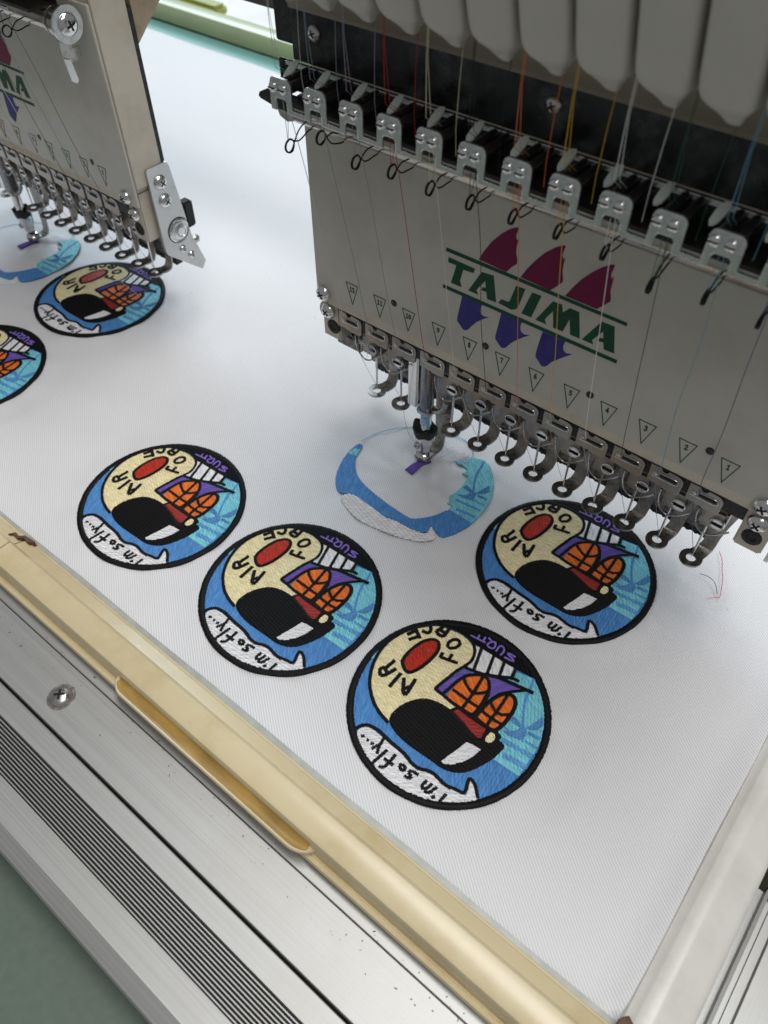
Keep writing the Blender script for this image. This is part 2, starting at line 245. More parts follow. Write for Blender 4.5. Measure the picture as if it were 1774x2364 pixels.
SURF_TEXT = [(0.8,[(-13.05,36.01),(-5.74,36.92)]),(0.8,[(-9.95,38.51),(-9.56,36.32)]),(0.8,[(-7.2,39.35),(-6.84,36.93)]),(0.8,[(-5.7,40.12),(-3.21,39.41),(-4.49,37.25),(-3.73,35.85),(-0.38,36.54),(-1.81,40.31),(-3.21,39.41)]),(0.8,[(0.8,36.39),(0.49,40.14),(2.69,40.36),(3.91,38.23),(3.47,35.9)]),(0.8,[(9.29,39.28),(5.77,39.21),(5.98,38.23),(7.98,38.),(9.85,37.42),(9.94,36.62),(5.68,36.06)])]
UPOLY = {'blue': [(-43.1,2.49),(-43.22,-5.65),(-41.13,-15.22),(-37.11,-24.03),(-32.55,-29.96),(-29.23,-32.54),(-25.24,-33.47),(-21.97,-30.85),(-17.15,-30.05),(-9.93,-30.34),(-2.81,-30.63),(3.3,-31.64),(8.34,-29.54),(14.74,-29.23),(20.63,-29.29),(27.42,-26.86),(26.89,-23.29),(26.45,-20.29),(30.02,-22.68),(35.66,-24.55),(38.66,-19.97),(41.21,-12.72),(42.88,-6.59),(42.82,1.15),(27.15,-6.02),(25.1,-12.13),(21.47,-17.99),(16.27,-23.64),(12.15,-24.02),(4.49,-23.76),(-3.54,-23.18),(-12.23,-21.97),(-21.62,-20.11),(-28.29,-16.93),(-33.41,-12.32),(-37.75,-5.78),(-39.22,-0.15),(-39.85,2.56)],'teal': [(9.13,25.76),(13.97,29.1),(14.88,34.29),(21.7,36.42),(26.52,34.78),(31.97,29.39),(36.14,24.24),(40.4,16.25),(42.07,8.48),(42.82,1.15),(42.66,-6.28),(27.15,-6.02),(27.85,-2.96),(24.17,-2.9),(24.17,0.13),(22.07,2.02),(23.22,6.55),(23.21,11.74),(22.73,16.62),(21.52,20.45),(17.7,20.06),(18.87,24.25),(14.99,25.5),(11.35,24.78)],'white': [(-24.06,-36.64),(-22.9,-31.6),(-18.39,-29.51),(-9.93,-30.34),(-2.56,-30.92),(3.54,-31.93),(9.5,-30.06),(15.21,-29.82),(20.85,-29.58),(26.66,-27.75),(28.66,-26.61),(26.54,-20.7),(30.9,-23.87),(33.75,-26.27),(32.4,-29.69),(28.2,-33.54),(20.89,-37.09),(11.28,-39.66),(2.19,-41.26),(-6.13,-42.15),(-14.71,-40.2)],'underlay': [(-5.05,33.08),(3.49,34.19),(12.91,34.95),(12.72,30.88),(6.24,22.88),(0.16,19.65),(-2.25,25.02)],'purple': [(-9.15,2.8),(-8.65,8.69),(-7.11,13.81),(-2.75,17.32),(-1.25,16.86),(-3.31,11.88),(-3.68,8.29),(-3.72,2.29)],'tip': [(-42.26,-7.72),(-42.17,-2.52),(-38.65,-0.83),(-37.18,-6.45)]}
USTITCH = [[(-43.03,4.87),(-40.83,13.7),(-35.94,22.98),(-29.05,30.92),(-21.72,36.22)],[(-10.27,42.42),(-2.83,43.05),(5.3,42.56),(12.11,38.84),(14.64,34.1)]]
SAIL = [[(-67.63,146.85),(-65.66,151.21),(-62.54,156.52),(-58.92,160.92),(-55.29,164.3),(-52.74,165.8),(-51.91,165.95),(-51.81,165.3),(-52.5,162.51),(-51.99,160.83),(-51.24,161.57),(-51.62,158.36),(-51.46,155.55),(-50.63,153.44),(-50.45,151.55),(-52.61,149.23),(-54.58,146.34)],[(-48.13,146.63),(-46.09,150.78),(-42.88,155.92),(-39.66,160.22),(-35.53,164.07),(-32.98,165.69),(-32.09,165.93),(-31.95,165.26),(-32.66,162.15),(-32.04,160.44),(-31.3,161.51),(-31.45,158.42),(-31.37,155.6),(-30.66,153.48),(-30.44,151.62),(-32.6,148.77),(-34.88,146.23)],[(-28.44,146.51),(-26.15,150.93),(-23.33,155.7),(-20.02,159.84),(-16.67,163.23),(-13.6,165.46),(-12.45,165.86),(-12.28,165.17),(-12.84,161.99),(-12.43,160.31),(-11.63,161.46),(-11.62,158.31),(-11.61,155.49),(-10.77,152.97),(-10.66,151.57),(-13.19,148.52),(-14.99,146.5)]]
TAIL = [[(-73.94,127.39),(-63.8,127.52),(-64.45,125.57),(-64.55,123.83),(-63.84,122.72),(-62.34,122.24),(-60.,122.94),(-62.22,121.15),(-65.4,118.29),(-68.,114.77),(-69.56,112.27),(-70.98,111.32),(-72.2,111.36),(-75.5,114.34),(-75.49,116.41),(-74.65,122.)],[(-54.45,127.41),(-44.56,127.65),(-44.96,124.96),(-44.38,122.97),(-42.89,122.24),(-40.12,123.07),(-42.44,121.14),(-45.85,117.99),(-48.24,115.1),(-50.11,112.14),(-51.15,111.28),(-52.59,111.25),(-55.67,113.96),(-55.84,115.35),(-54.96,122.69)],[(-34.8,127.22),(-24.46,127.35),(-24.98,124.76),(-24.43,123.06),(-23.08,122.3),(-20.4,123.16),(-22.58,121.13),(-25.69,118.16),(-28.37,115.38),(-29.81,112.89),(-31.19,111.48),(-32.52,111.23),(-35.92,114.29),(-36.09,115.96),(-35.5,122.01)]]
LETTER = [[(-82.05,142.34),(-68.95,142.08),(-69.51,139.93),(-74.47,139.55),(-75.68,133.83),(-74.59,131.33),(-80.04,131.25),(-77.96,140.14),(-82.12,140.11)],[(-65.71,141.95),(-60.,142.51),(-57.46,131.18),(-61.77,131.09),(-62.57,134.07),(-65.08,133.84),(-64.52,135.41),(-62.98,135.67),(-63.56,138.73),(-67.42,132.87),(-66.21,131.19),(-71.21,131.19)],[(-49.47,142.26),(-45.28,142.44),(-47.2,133.58),(-48.2,131.91),(-50.23,130.91),(-56.39,131.52),(-55.3,133.72),(-52.12,133.78),(-51.43,134.29)],[(-42.13,142.31),(-38.,142.39),(-40.83,131.34),(-45.39,131.28)],[(-32.86,142.2),(-28.86,142.38),(-28.,139.29),(-25.46,142.31),(-21.42,142.33),(-18.92,131.38),(-23.1,131.27),(-24.67,137.74),(-26.37,131.27),(-30.68,131.13),(-32.01,138.21),(-34.9,133.07),(-33.93,131.18),(-38.79,131.22)],[(-11.97,142.34),(-6.69,142.48),(-4.13,131.38),(-8.53,131.29),(-9.31,134.14),(-11.87,133.62),(-11.42,135.26),(-9.68,135.71),(-10.46,138.59),(-13.95,133.01),(-13.08,131.38),(-17.99,131.49)]]
BAR = [[(-83.32,146.26),(-2.48,146.05),(-2.34,144.61),(-83.6,144.61)],[(-83.93,128.95),(-2.28,129.19),(-2.26,127.56),(-83.94,127.32)]]

# ------------------------------------------------------------------ geometry helpers
class MB:
    def __init__(s): s.v = []; s.f = []
    def add(s, vs, fs):
        o = len(s.v); s.v += [tuple(x) for x in vs]; s.f += [tuple(i + o for i in f) for f in fs]; return s
    def box(s, x0, x1, y0, y1, z0, z1, b=0.0):
        if b <= 0:
            vs = [(x, y, z) for x in (x0, x1) for y in (y0, y1) for z in (z0, z1)]
            return s.add(vs, [(0, 1, 3, 2), (4, 6, 7, 5), (0, 4, 5, 1), (2, 3, 7, 6), (0, 2, 6, 4), (1, 5, 7, 3)])
        bm = bmesh.new(); bmesh.ops.create_cube(bm, size=1)
        for v in bm.verts: v.co = Vector(((x0 + x1) / 2 + v.co.x * (x1 - x0), (y0 + y1) / 2 + v.co.y * (y1 - y0), (z0 + z1) / 2 + v.co.z * (z1 - z0)))
        bmesh.ops.bevel(bm, geom=bm.edges[:], offset=b, segments=2, affect='EDGES')
        bm.verts.ensure_lookup_table(); bm.verts.index_update()
        s.add([v.co[:] for v in bm.verts], [[v.index for v in f.verts] for f in bm.faces]); bm.free(); return s
    def rings(s, rings, closed=True, cap=True):
        n = len(rings[0]); vs = [p for r in rings for p in r]; fs = []
        for i in range(len(rings) - 1):
            for j in range(n if closed else n - 1):
                k = (j + 1) % n
                fs.append((i * n + j, i * n + k, (i + 1) * n + k, (i + 1) * n + j))
        if cap and closed: fs.append(tuple(range(n - 1, -1, -1))); fs.append(tuple((len(rings) - 1) * n + j for j in range(n)))
        return s.add(vs, fs)
    def lathe(s, c, axis, prof, n=20):
        # prof: (radius, distance along axis); axis vector
        a = Vector(axis).normalized(); u = a.orthogonal().normalized(); w = a.cross(u); c = Vector(c)
        return s.rings([[(c + a * h + (u * math.cos(t) + w * math.sin(t)) * max(r, 1e-6)) for t in [2 * math.pi * j / n for j in range(n)]] for r, h in prof])
    def tube(s, pts, r, n=6, taper=None):
        P = [Vector(p) for p in pts]; rs = []; u = None
        for i, p in enumerate(P):
            t = (P[min(i + 1, len(P) - 1)] - P[max(i - 1, 0)]).normalized()
            if u is None: u = t.orthogonal().normalized()
            else:
                u = (u - t * u.dot(t)); u = u.normalized() if u.length > 1e-9 else t.orthogonal().normalized()
            w = t.cross(u); q = r if taper is None else taper[i]
            rs.append([p + (u * math.cos(a) + w * math.sin(a)) * q for a in [2 * math.pi * j / n for j in range(n)]])
        return s.rings(rs)
    def prism(s, poly, axis, a0, a1):
        # polygon in the plane normal to axis ('x': (y,z); 'y': (x,z); 'z': (x,y)) extruded a0..a1
        f = {'x': lambda p, a: (a, p[0], p[1]), 'y': lambda p, a: (p[0], a, p[1]), 'z': lambda p, a: (p[0], p[1], a)}[axis]
        n = len(poly)
        tr = tessellate_polygon([[Vector((p[0], p[1], 0)) for p in poly]])
        vs = [f(p, a0) for p in poly] + [f(p, a1) for p in poly]
        fs = [t for t in tr] + [tuple(i + n for i in reversed(t)) for t in tr]
        for i in range(n): j = (i + 1) % n; fs.append((i, j, j + n, i + n))
        return s.add(vs, fs)
    def sweep(s, prof, axis, a0, a1, seg=1):
        # open/closed profile swept straight along axis
        f = {'x': lambda p, a: (a, p[0], p[1]), 'y': lambda p, a: (p[0], a, p[1])}[axis]
        return s.rings([[f(p, a0 + (a1 - a0) * i / seg) for p in prof] for i in range(seg + 1)], True, True)
    def build(s, name, mat, parent=None, loc=None, smooth=None, org=(0, 0, 0)):
        me = bpy.data.meshes.new(name)
        ox, oy, oz = org
        me.from_pydata([(x - ox, y - oy, z - oz) for x, y, z in s.v], [], s.f)
        bm = bmesh.new(); bm.from_mesh(me); bmesh.ops.recalc_face_normals(bm, faces=bm.faces[:]); bm.to_mesh(me); bm.free()
        if smooth is not None:
            me.polygons.foreach_set('use_smooth', [True] * len(me.polygons))
            me.set_sharp_from_angle(angle=math.radians(smooth))
        me.materials.append(MATS[mat])
        o = bpy.data.objects.new(name, me); COL.objects.link(o)
        if parent is not None: o.parent = parent
        if loc is not None: o.location = loc
        return o
def inst(o, parent, loc):
    c = o.copy(); COL.objects.link(c); c.parent = parent; c.location = loc; return c
def tag(o, label, cat, group=None, kind=None):
    o['label'] = label; o['category'] = cat
    if group: o['group'] = group
    if kind: o['kind'] = kind
    return o
def empty(name, loc):
    o = bpy.data.objects.new(name, None); COL.objects.link(o); o.location = loc; o.empty_display_size = 0.01; return o
def copy_tree(o, parent=None):
    c = o.copy(); COL.objects.link(c); c.parent = parent
    for ch in list(o.children): copy_tree(ch, c)
    return c
def chaikin(p, closed=True, n=1):
    for _ in range(n):
        q = []
        L = len(p)
        if not closed: q.append(p[0])
        for i in range(L if closed else L - 1):
            a, b = p[i], p[(i + 1) % L]
            q += [(a[0] * .75 + b[0] * .25, a[1] * .75 + b[1] * .25), (a[0] * .25 + b[0] * .75, a[1] * .25 + b[1] * .75)]
        if not closed: q.append(p[-1])
        p = q
    return p
def catmull(P, n=6):
    P = [Vector(p) for p in P]; out = []
    for i in range(len(P) - 1):
        a, b, c, d = P[max(i - 1, 0)], P[i], P[i + 1], P[min(i + 2, len(P) - 1)]
        for j in range(n):
            t = j / n
            out.append(0.5 * ((2 * b) + (c - a) * t + (2 * a - 5 * b + 4 * c - d) * t * t + (3 * b - a - 3 * c + d) * t ** 3))
    out.append(P[-1]); return out

# ------------------------------------------------------------------ table, frame, fabric
tb = MB().box(-1.6, 0.6, -0.4, 1.3, -0.06, -0.026).build('table_top', 'table_green'); tb['kind'] = 'structure'
# aluminium table edge: three extrusions running along x
ar = empty('aluminium_table_edge', (-0.1, -0.115, -0.026))
tag(ar, 'brushed aluminium table edge with fine black ribs along the green table', 'table edge')
OA = (-0.1, -0.115, -0.026)
MB().sweep([(-0.0908, -0.026), (-0.0908, -0.0036), (-0.0905, -0.0033), (-0.05, -0.0033), (-0.05, -0.026)], 'x', -1.3, 0.134).build('inner_plate', 'alu', ar, org=OA)
MB().sweep([(-0.1157, -0.026), (-0.1157, -0.0037), (-0.1153, -0.0031), (-0.0914, -0.0031), (-0.0911, -0.0034), (-0.0911, -0.026)], 'x', -1.3, 0.4).build('middle_plate', 'alu', ar, org=OA)
prof = [(-0.1168, -0.026), (-0.1168, -0.0036), (-0.1172, -0.0030), (-0.1262, -0.0030)]
nr = 11
y = -0.1266
for i in range(nr):
    prof += [(y, -0.0042), (y - 0.00062, -0.0042), (y - 0.00070, -0.0031), (y - 0.00112, -0.0031)]
    y -= 0.00134
prof += [(y, -0.0042), (y - 0.0004, -0.0042), (y - 0.0005, -0.0030), (-0.1530, -0.0030), (-0.1592, -0.0048), (-0.1600, -0.0058), (-0.1600, -0.026)]
MB().sweep(prof, 'x', -1.3, 0.4).build('ribbed_plate', 'alu', ar, org=OA)
MB().box(-1.3, 0.4, -0.1272 - 0.0145, -0.1264, -0.0060, -0.00415).build('rib_grooves', 'slot_dark', ar, org=OA)

def phillips(name, parent, loc, nrm, r, h, mat='chrome', org=(0, 0, 0), rot=0.4):
    """pan-head screw with a cross recess; returns the head"""
    hd = MB().lathe((0, 0, 0), (0, 0, 1), [(r * .96, -h * .3), (r, 0), (r * .97, h * .25), (r * .82, h * .6), (r * .55, h * .88), (r * .25, h * .98), (0.0001, h)], 24).build(name, mat, parent, smooth=40)
    q = Vector((0, 0, 1)).rotation_difference(Vector(nrm))
    hd.location = Vector(loc) - Vector(org); hd.rotation_mode = 'QUATERNION'; hd.rotation_quaternion = q
    w, l = r * .11, r * .46
    pl = [(w, w), (l, w * .8), (l, -w * .8), (w, -w), (w * .8, -l), (-w * .8, -l), (-w, -w), (-l, -w * .8), (-l, w * .8), (-w, w), (-w * .8, l), (w * .8, l)]
    ca, sa = math.cos(rot), math.sin(rot)
    pl = [(a * ca - b * sa, a * sa + b * ca) for a, b in pl]
    MB().prism(pl, 'z', h * .55, h * 1.02).build('cross_recess', 'slot_dark', hd)
    return hd
phillips('screw', ar, (-0.1392, -0.1040, -0.0031), (0, 0, 1), 0.0052, 0.0030, 'steel', OA, 0.75)
MB().lathe((-0.1392, -0.1040, -0.00305), (0, 0, 1), [(0.0062, -0.001), (0.0064, 0), (0.0062, 0.00008), (0.0001, 0.00009)], 28).build('screw_recess', 'dusty_steel', ar, org=OA)

# side guide rail running along y at the right
sg = empty('side_guide_rail', (0.15, -0.05, -0.026)); OS = (0.15, -0.05, -0.026)
tag(sg, 'grey aluminium guide rail beside the white frame rail at lower right', 'rail')
MB().sweep([(0.1345, -0.026), (0.1345, -0.0066), (0.1378, -0.0066), (0.1380, -0.0026), (0.1392, -0.0022), (0.1396, -0.0040), (0.1412, -0.0040), (0.1414, -0.0030), (0.1428, -0.0030), (0.1430, -0.0042), (0.1446, -0.0042), (0.1450, -0.0018), (0.19, -0.0018), (0.19, -0.026)], 'y', -0.0905, 0.0165).build('guide', 'alu_y', sg, org=OS)
eb = MB().box(0.1385, 0.175, 0.0185, 0.055, -0.026, 0.0030, 0.001).build('end_block', 'frame_pale', sg, org=OS, smooth=40)
MB().box(0.139, 0.175, 0.0130, 0.0184, -0.026, -0.0008, 0.0008).build('end_stop', 'black_steel', sg, org=OS)

# sash frame (hoop)
sf = empty('sash_frame', (-0.4, -0.07, 0)); OF = (-0.4, -0.07, 0)
tag(sf, 'cream plastic embroidery frame holding the white fabric stretched flat', 'frame')
near = [(-0.0612, 0.0006), (-0.0611, 0.0026), (-0.0614, 0.0031), (-0.0622, 0.0032), (-0.0628, 0.0040), (-0.0684, 0.0064), (-0.0694, 0.0090), (-0.0703, 0.0098), (-0.0722, 0.0100), (-0.0800, 0.0100), (-0.0814, 0.0094), (-0.0822, 0.0080), (-0.0834, 0.0012), (-0.0840, 0.0010), (-0.0844, 0.0021), (-0.0852, 0.0026), (-0.0861, 0.0022), (-0.0866, 0.0010), (-0.0862, -0.0028), (-0.0640, -0.0028)]
MB().sweep(near, 'x', -0.2222, 0.150, 1).build('near_rail', 'frame_cream', sf, org=OF, smooth=28)
near2 = [(a, b * 0.965 - 0.0002) for a, b in near]
MB().sweep(near2, 'x', -1.25, -0.2234).build('near_rail', 'frame_cream', sf, org=OF, smooth=28)
# tab on the outer side of the near rail
tabp = []
for i in range(61):
    t = 0.5 - 0.5 * math.cos(math.pi * i / 60); x = -0.1225 + t * 0.1190
    e = min(1, t / 0.07, (1 - t) / 0.09)
    e = math.sqrt(max(0, 1 - (1 - e) ** 2))
    tabp.append((x, -0.0815 - 0.0072 * e))
mb = MB()
rows = []
for x, yo in tabp:
    rows.append([(x, -0.0808, 0.0010), (x, -0.0808, 0.0060), (x, max(yo + 0.0024, yo * .5 - 0.0404), 0.0044), (x, yo + 0.0013, 0.0054), (x, yo + 0.0006, 0.0057), (x, yo + 0.0001, 0.0052), (x, yo, 0.0044), (x, yo + 0.0012, 0.0012)])
mb.rings(rows); mb.build('pull_tab', 'frame_pale', sf, org=OF, smooth=50)
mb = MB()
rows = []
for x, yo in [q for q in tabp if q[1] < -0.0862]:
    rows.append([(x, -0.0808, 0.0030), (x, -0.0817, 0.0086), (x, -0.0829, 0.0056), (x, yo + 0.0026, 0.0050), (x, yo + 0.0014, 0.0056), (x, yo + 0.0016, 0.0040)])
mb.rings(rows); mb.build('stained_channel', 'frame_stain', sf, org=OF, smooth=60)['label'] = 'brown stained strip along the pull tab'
# chipped joint in the near rail
mb = MB()
cp = [(-0.2306, -0.0668), (-0.2290, -0.0650), (-0.2245, -0.0654), (-0.2222, -0.0632), (-0.2180, -0.0636), (-0.2158, -0.0618), (-0.2160, -0.0610), (-0.2190, -0.0614), (-0.2228, -0.0618), (-0.2252, -0.0640), (-0.2285, -0.0636)]
mb.prism(cp, 'z', 0.0025, 0.0068).build('chipped_joint', 'wood_chip', sf, org=OF)['label'] = 'brown broken chip where two frame pieces meet'
side = [(0.1134, 0.0006), (0.1135, 0.0026), (0.1141, 0.0040), (0.1164, 0.0050), (0.1170, 0.0057), (0.1176, 0.0060), (0.1216, 0.0072), (0.1226, 0.0071), (0.1234, 0.0066), (0.1318, 0.0034), (0.1334, 0.0026), (0.1344, 0.0012), (0.1340, -0.0028), (0.1150, -0.0028)]
MB().sweep([(a, b) for a, b in side], 'y', -0.0575, 0.503).build('side_rail', 'frame_grey', sf, org=OF, smooth=30)['label'] = 'greyish white side rail of the frame'
MB().prism([(0.1134, -0.0576), (0.1150, -0.0560), (0.1172, -0.0572), (0.1180, -0.0598), (0.1160, -0.0612), (0.1130, -0.0610)], 'z', 0.0005, 0.0068).build('chipped_joint', 'wood_chip', sf, org=OF)
MB().box(-1.6, 0.13, 0.40, 0.5015, -0.0258, -0.0042).build('lit_table_strip', 'table_green_lit')['kind'] = 'structure'  # added strip of the green table, window light painted on as teal
far = [(0.5030, -0.0028), (0.5022, 0.0120), (0.5028, 0.0150), (0.5048, 0.0160), (0.5205, 0.0160), (0.5240, 0.0150), (0.5255, 0.0120), (0.5255, -0.0028)]
MB().sweep(far, 'x', -1.25, 0.134).build('far_rail', 'frame_green', sf, org=OF, smooth=28)['label'] = 'pale green far rail of the frame'
MB().box(-0.86, -0.712, 0.5260, 0.5480, 0.004, 0.0175, 0.004).build('edge_clip', 'clip_olive', sf, org=OF, smooth=50)['label'] = 'olive green clip on the far rail'
# grey plastic film under the inner edge of the near rail, slightly bowed
mb = MB(); rows = []
for i in range(61):
    x = -1.0 + i / 60 * 1.115
    w = 0.0018 + 0.0013 * (0.5 + 0.5 * math.sin(x * 9 + 2.2)) + 0.0002 * math.sin(x * 61)
    rows.append([(x, -0.0640, 0.0005), (x, -0.0640, 0.0016), (x, -0.0612 + w, 0.0013), (x, -0.0612 + w, 0.0003)])
mb.rings(rows).build('edge_film', 'film', sf, org=OF)

# white ground behind the frame, beam of the machine
MB().box(-1.6, 0.4, 0.528, 1.25, -0.0255, 0.001).build('far_table_cover', 'white_cloth')['kind'] = 'structure'
bmo = MB().box(-0.52, 0.02, 0.250, 0.275, 0.1496, 0.185, 0.003).build('machine_beam', 'beam_dark', smooth=40)
tag(bmo, 'dark horizontal machine beam at the top behind the right head', 'beam')

# fabric
mb = MB()
nx, ny = 420, 240
PC = [(0, 0), (-0.0954, 0), (-0.1909, 0), (0.0009, 0.0991), (-0.0946, 0.0991), (-0.3733, 0.0991), (-0.3741, 0)]
def fab_z(x, y):
    z = 0.00090 * math.sin(13 * x + 21 * y + 0.6) + 0.00055 * math.sin(37 * x - 29 * y) + 0.00026 * math.sin(71 * y + 17 * x + 1.3)
    z += 0.00045 * math.exp(-((y + 0.058) / 0.012) ** 2) * math.sin(95 * x + 1)
    z += 0.0036 * math.exp(-((x - 0.1165) / 0.0085) ** 2)
    z += 0.00055 * math.sin(150 * (y - 0.35 * x)) * math.exp(-((x + 0.26) / 0.06) ** 2) * math.exp(-((y - 0.01) / 0.06) ** 2)
    z += 0.00055 * math.sin(60 * x + 25 * y) * math.exp(-((y - 0.06) / 0.03) ** 2)
    z -= 0.0028 * math.exp(-((y - 0.478) / 0.010) ** 2)
    for px, py in PC:
        d = math.hypot(x - px, y - py)
        if d < 0.075:
            q = 0.045 if d < 0.045 else d
            z = z * min(1, max(0, (d - 0.046) / 0.02)) + 0.00075 * math.exp(-((q - 0.047) / 0.011) ** 2) * (0.15 + 0.5 * math.sin(13 * math.atan2(y - py, x - px) + px * 40)) - 0.0005 * math.exp(-((q - 0.056) / 0.007) ** 2)
    if y < -0.052: z = min(z, 0.0008 + (z - 0.0008) * max(0, (y + 0.0590) / 0.007))
    for px, py in PC:
        if math.hypot(x - px, y - py) < 0.0462: z = min(z, 0.00030)
    return z - 0.0006
X0, X1, Y0, Y1 = -1.22, 0.116, -0.0625, 0.473
for j in range(ny + 1):
    for i in range(nx + 1):
        u = i / nx; x = X1 + (X0 - X1) * (u * 0.55 + 0.45 * u * u); v = j / ny; yy = Y0 + (Y1 - Y0) * (v * 0.6 + 0.4 * v * v)
        mb.v.append((x, yy, fab_z(x, yy)))
for j in range(ny):
    for i in range(nx):
        a = j * (nx + 1) + i; mb.f.append((a, a + nx + 1, a + nx + 2, a + 1))
fb = mb.build('fabric', 'twill', smooth=180)
tag(fb, 'white twill fabric stretched flat inside the frame', 'fabric')
# lint specks on the fabric, dirt specks on the aluminium
mb = MB()
for i in range(150):
    x, yy = rnd.uniform(-0.42, 0.11), rnd.uniform(-0.05, 0.36); r = rnd.uniform(0.00015, 0.00046)
    mb.lathe((x, yy, fab_z(x, yy)), (0, 0, 1), [(r, 0), (r * 1.1, r * .6), (r * .3, r * 1.3)], 6)
o = mb.build('lint', 'lint'); tag(o, 'tiny white lint specks scattered over the fabric', 'lint', kind='stuff')
mb = MB()
for i in range(120):
    x = rnd.uniform(-0.24, 0.09); yy = -0.088 - abs(rnd.gauss(0, 0.008)); 
    if yy < -0.115: continue
    r = rnd.uniform(0.00005, 0.00017); a = rnd.uniform(0, 3.1); l = rnd.uniform(1, 4)
    dx, dy = math.cos(a) * r * l, math.sin(a) * r * l
    mb.add([(x - dx - dy / l, yy - dy + dx / l, -0.00285), (x + dx - dy / l, yy + dy + dx / l, -0.00285), (x + dx + dy / l, yy + dy - dx / l, -0.00285), (x - dx + dy / l, yy - dy - dx / l, -0.00285)], [(0, 1, 2, 3)])
o = mb.build('dirt_specks', 'speck'); tag(o, 'small dark dirt specks on the aluminium beside the frame', 'dirt', kind='stuff')

# ------------------------------------------------------------------ embroidery (coordinates in mm around the patch centre)
class ST:
    """collects stitches: small bowed ribbons with a rounded section"""
    def __init__(s): s.v = []; s.f = []; s.t = []
    def stitch(s, a, b, z, w, bow, tint):
        dx, dy = b[0] - a[0], b[1] - a[1]; L = math.hypot(dx, dy)
        if L < 0.05: return
        nx_, ny_ = -dy / L * w / 2, dx / L * w / 2
        o = len(s.v)
        for t, h in ((0, -0.10), (0.18, bow * 0.6), (0.5, bow), (0.82, bow * 0.6), (1, -0.10)):
            cx, cy = a[0] + dx * t, a[1] + dy * t
            s.v += [(cx - nx_, cy - ny_, z + h - w * 0.45), (cx, cy, z + h), (cx + nx_, cy + ny_, z + h - w * 0.45)]
        for i in range(4):
            p = o + i * 3
            s.f += [(p, p + 1, p + 4, p + 3), (p + 1, p + 2, p + 5, p + 4)]
        s.t += [tint] * 8
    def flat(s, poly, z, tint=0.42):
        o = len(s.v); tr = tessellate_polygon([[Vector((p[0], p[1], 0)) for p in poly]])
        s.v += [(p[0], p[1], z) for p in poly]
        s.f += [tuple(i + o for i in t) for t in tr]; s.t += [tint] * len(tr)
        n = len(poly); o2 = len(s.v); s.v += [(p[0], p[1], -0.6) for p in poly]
        for i in range(n):
            j = (i + 1) % n; s.f.append((o + i, o + j, o2 + j, o2 + i)); s.t.append(tint)
    def fill(s, poly, ang, z, pitch=0.44, length=3.2, w=0.44, jit=0.16, under=True, tv=0.24, bow=0.14):
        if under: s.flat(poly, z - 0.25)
        ca, sa = math.cos(ang), math.sin(ang)
        R = [(x * ca + y * sa, -x * sa + y * ca) for x, y in poly]
        y0, y1 = min(p[1] for p in R), max(p[1] for p in R)
        k = 0; y = y0 + pitch / 2
        while y < y1:
            xs = []
            for i in range(len(R)):
                a, b = R[i], R[(i + 1) % len(R)]
                if (a[1] > y) != (b[1] > y): xs.append(a[0] + (y - a[1]) / (b[1] - a[1]) * (b[0] - a[0]))
            xs.sort()
            for i in range(0, len(xs) - 1, 2):
                xa, xb = xs[i] - rnd.uniform(-.4, 1) * jit, xs[i + 1] + rnd.uniform(-.4, 1) * jit
                x = xa; first = True
                off = (k % 4) * length / 4
                while x < xb - 0.05:
                    e = min(xb, (math.floor((x + off) / length + 1e-6) + 1) * length - off)
                    if xb - e < 0.5: e = xb
                    yy = y + rnd.uniform(-.05, .05)
                    s.stitch((x * ca - yy * sa, x * sa + yy * ca), (e * ca - yy * sa, e * sa + yy * ca), z + rnd.uniform(-.03, .03), w, bow, 1 + rnd.uniform(-tv, tv))
                    x = e
            y += pitch; k += 1
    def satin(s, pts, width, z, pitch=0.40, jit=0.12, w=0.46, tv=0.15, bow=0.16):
        P = chaikin(pts, False, 1) if len(pts) > 2 else pts
        seg = []; tot = 0
        for a, b in zip(P, P[1:]):
            l = math.hypot(b[0] - a[0], b[1] - a[1])
            if l > 1e-6: seg.append((a, b, l, tot)); tot += l
        n = max(2, int(tot / pitch))
        for i in range(n + 1):
            d = tot * i / n
            for a, b, l, st in seg:
                if d <= st + l + 1e-6: break
            t = (d - st) / l; x, y = a[0] + (b[0] - a[0]) * t, a[1] + (b[1] - a[1]) * t
            nx_, ny_ = -(b[1] - a[1]) / l, (b[0] - a[0]) / l
            h1, h2 = width / 2 + rnd.uniform(-1, 1) * jit, width / 2 + rnd.uniform(-1, 1) * jit
            sk = 0.15 * (1 if i % 2 else -1)
            tx, ty = (b[0] - a[0]) / l * sk, (b[1] - a[1]) / l * sk
            s.stitch((x - nx_ * h1 - tx, y - ny_ * h1 - ty), (x + nx_ * h2 + tx, y + ny_ * h2 + ty), z, w, bow, 1 + rnd.uniform(-tv, tv))
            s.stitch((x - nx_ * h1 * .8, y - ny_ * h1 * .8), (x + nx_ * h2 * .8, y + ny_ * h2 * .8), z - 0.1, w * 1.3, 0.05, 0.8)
    def build(s, name, mat, parent):
        me = bpy.data.meshes.new(name)
        me.from_pydata([(x * .001, y * .001, z * .001) for x, y, z in s.v], [], s.f)
        me.polygons.foreach_set('use_smooth', [True] * len(me.polygons))
        at = me.attributes.new('tint', 'FLOAT_COLOR', 'FACE')
        buf = []
        for t in s.t: buf += [t, t, t, 1.0]
        at.data.foreach_set('color', buf)
        me.materials.append(MATS[mat])
        o = bpy.data.objects.new(name, me); COL.objects.link(o); o.parent = parent
        return o
R1 = 43.3
disc = [(R1 * math.cos(t), R1 * math.sin(t)) for t in [2 * math.pi * i / 96 for i in range(96)]]
TW = math.atan2(-0.603, 0.797)
def one(name, mat, parent, poly, ang, z, **kw):
    s = ST(); s.fill(poly, ang, z, **kw); return s.build(name, mat, parent)
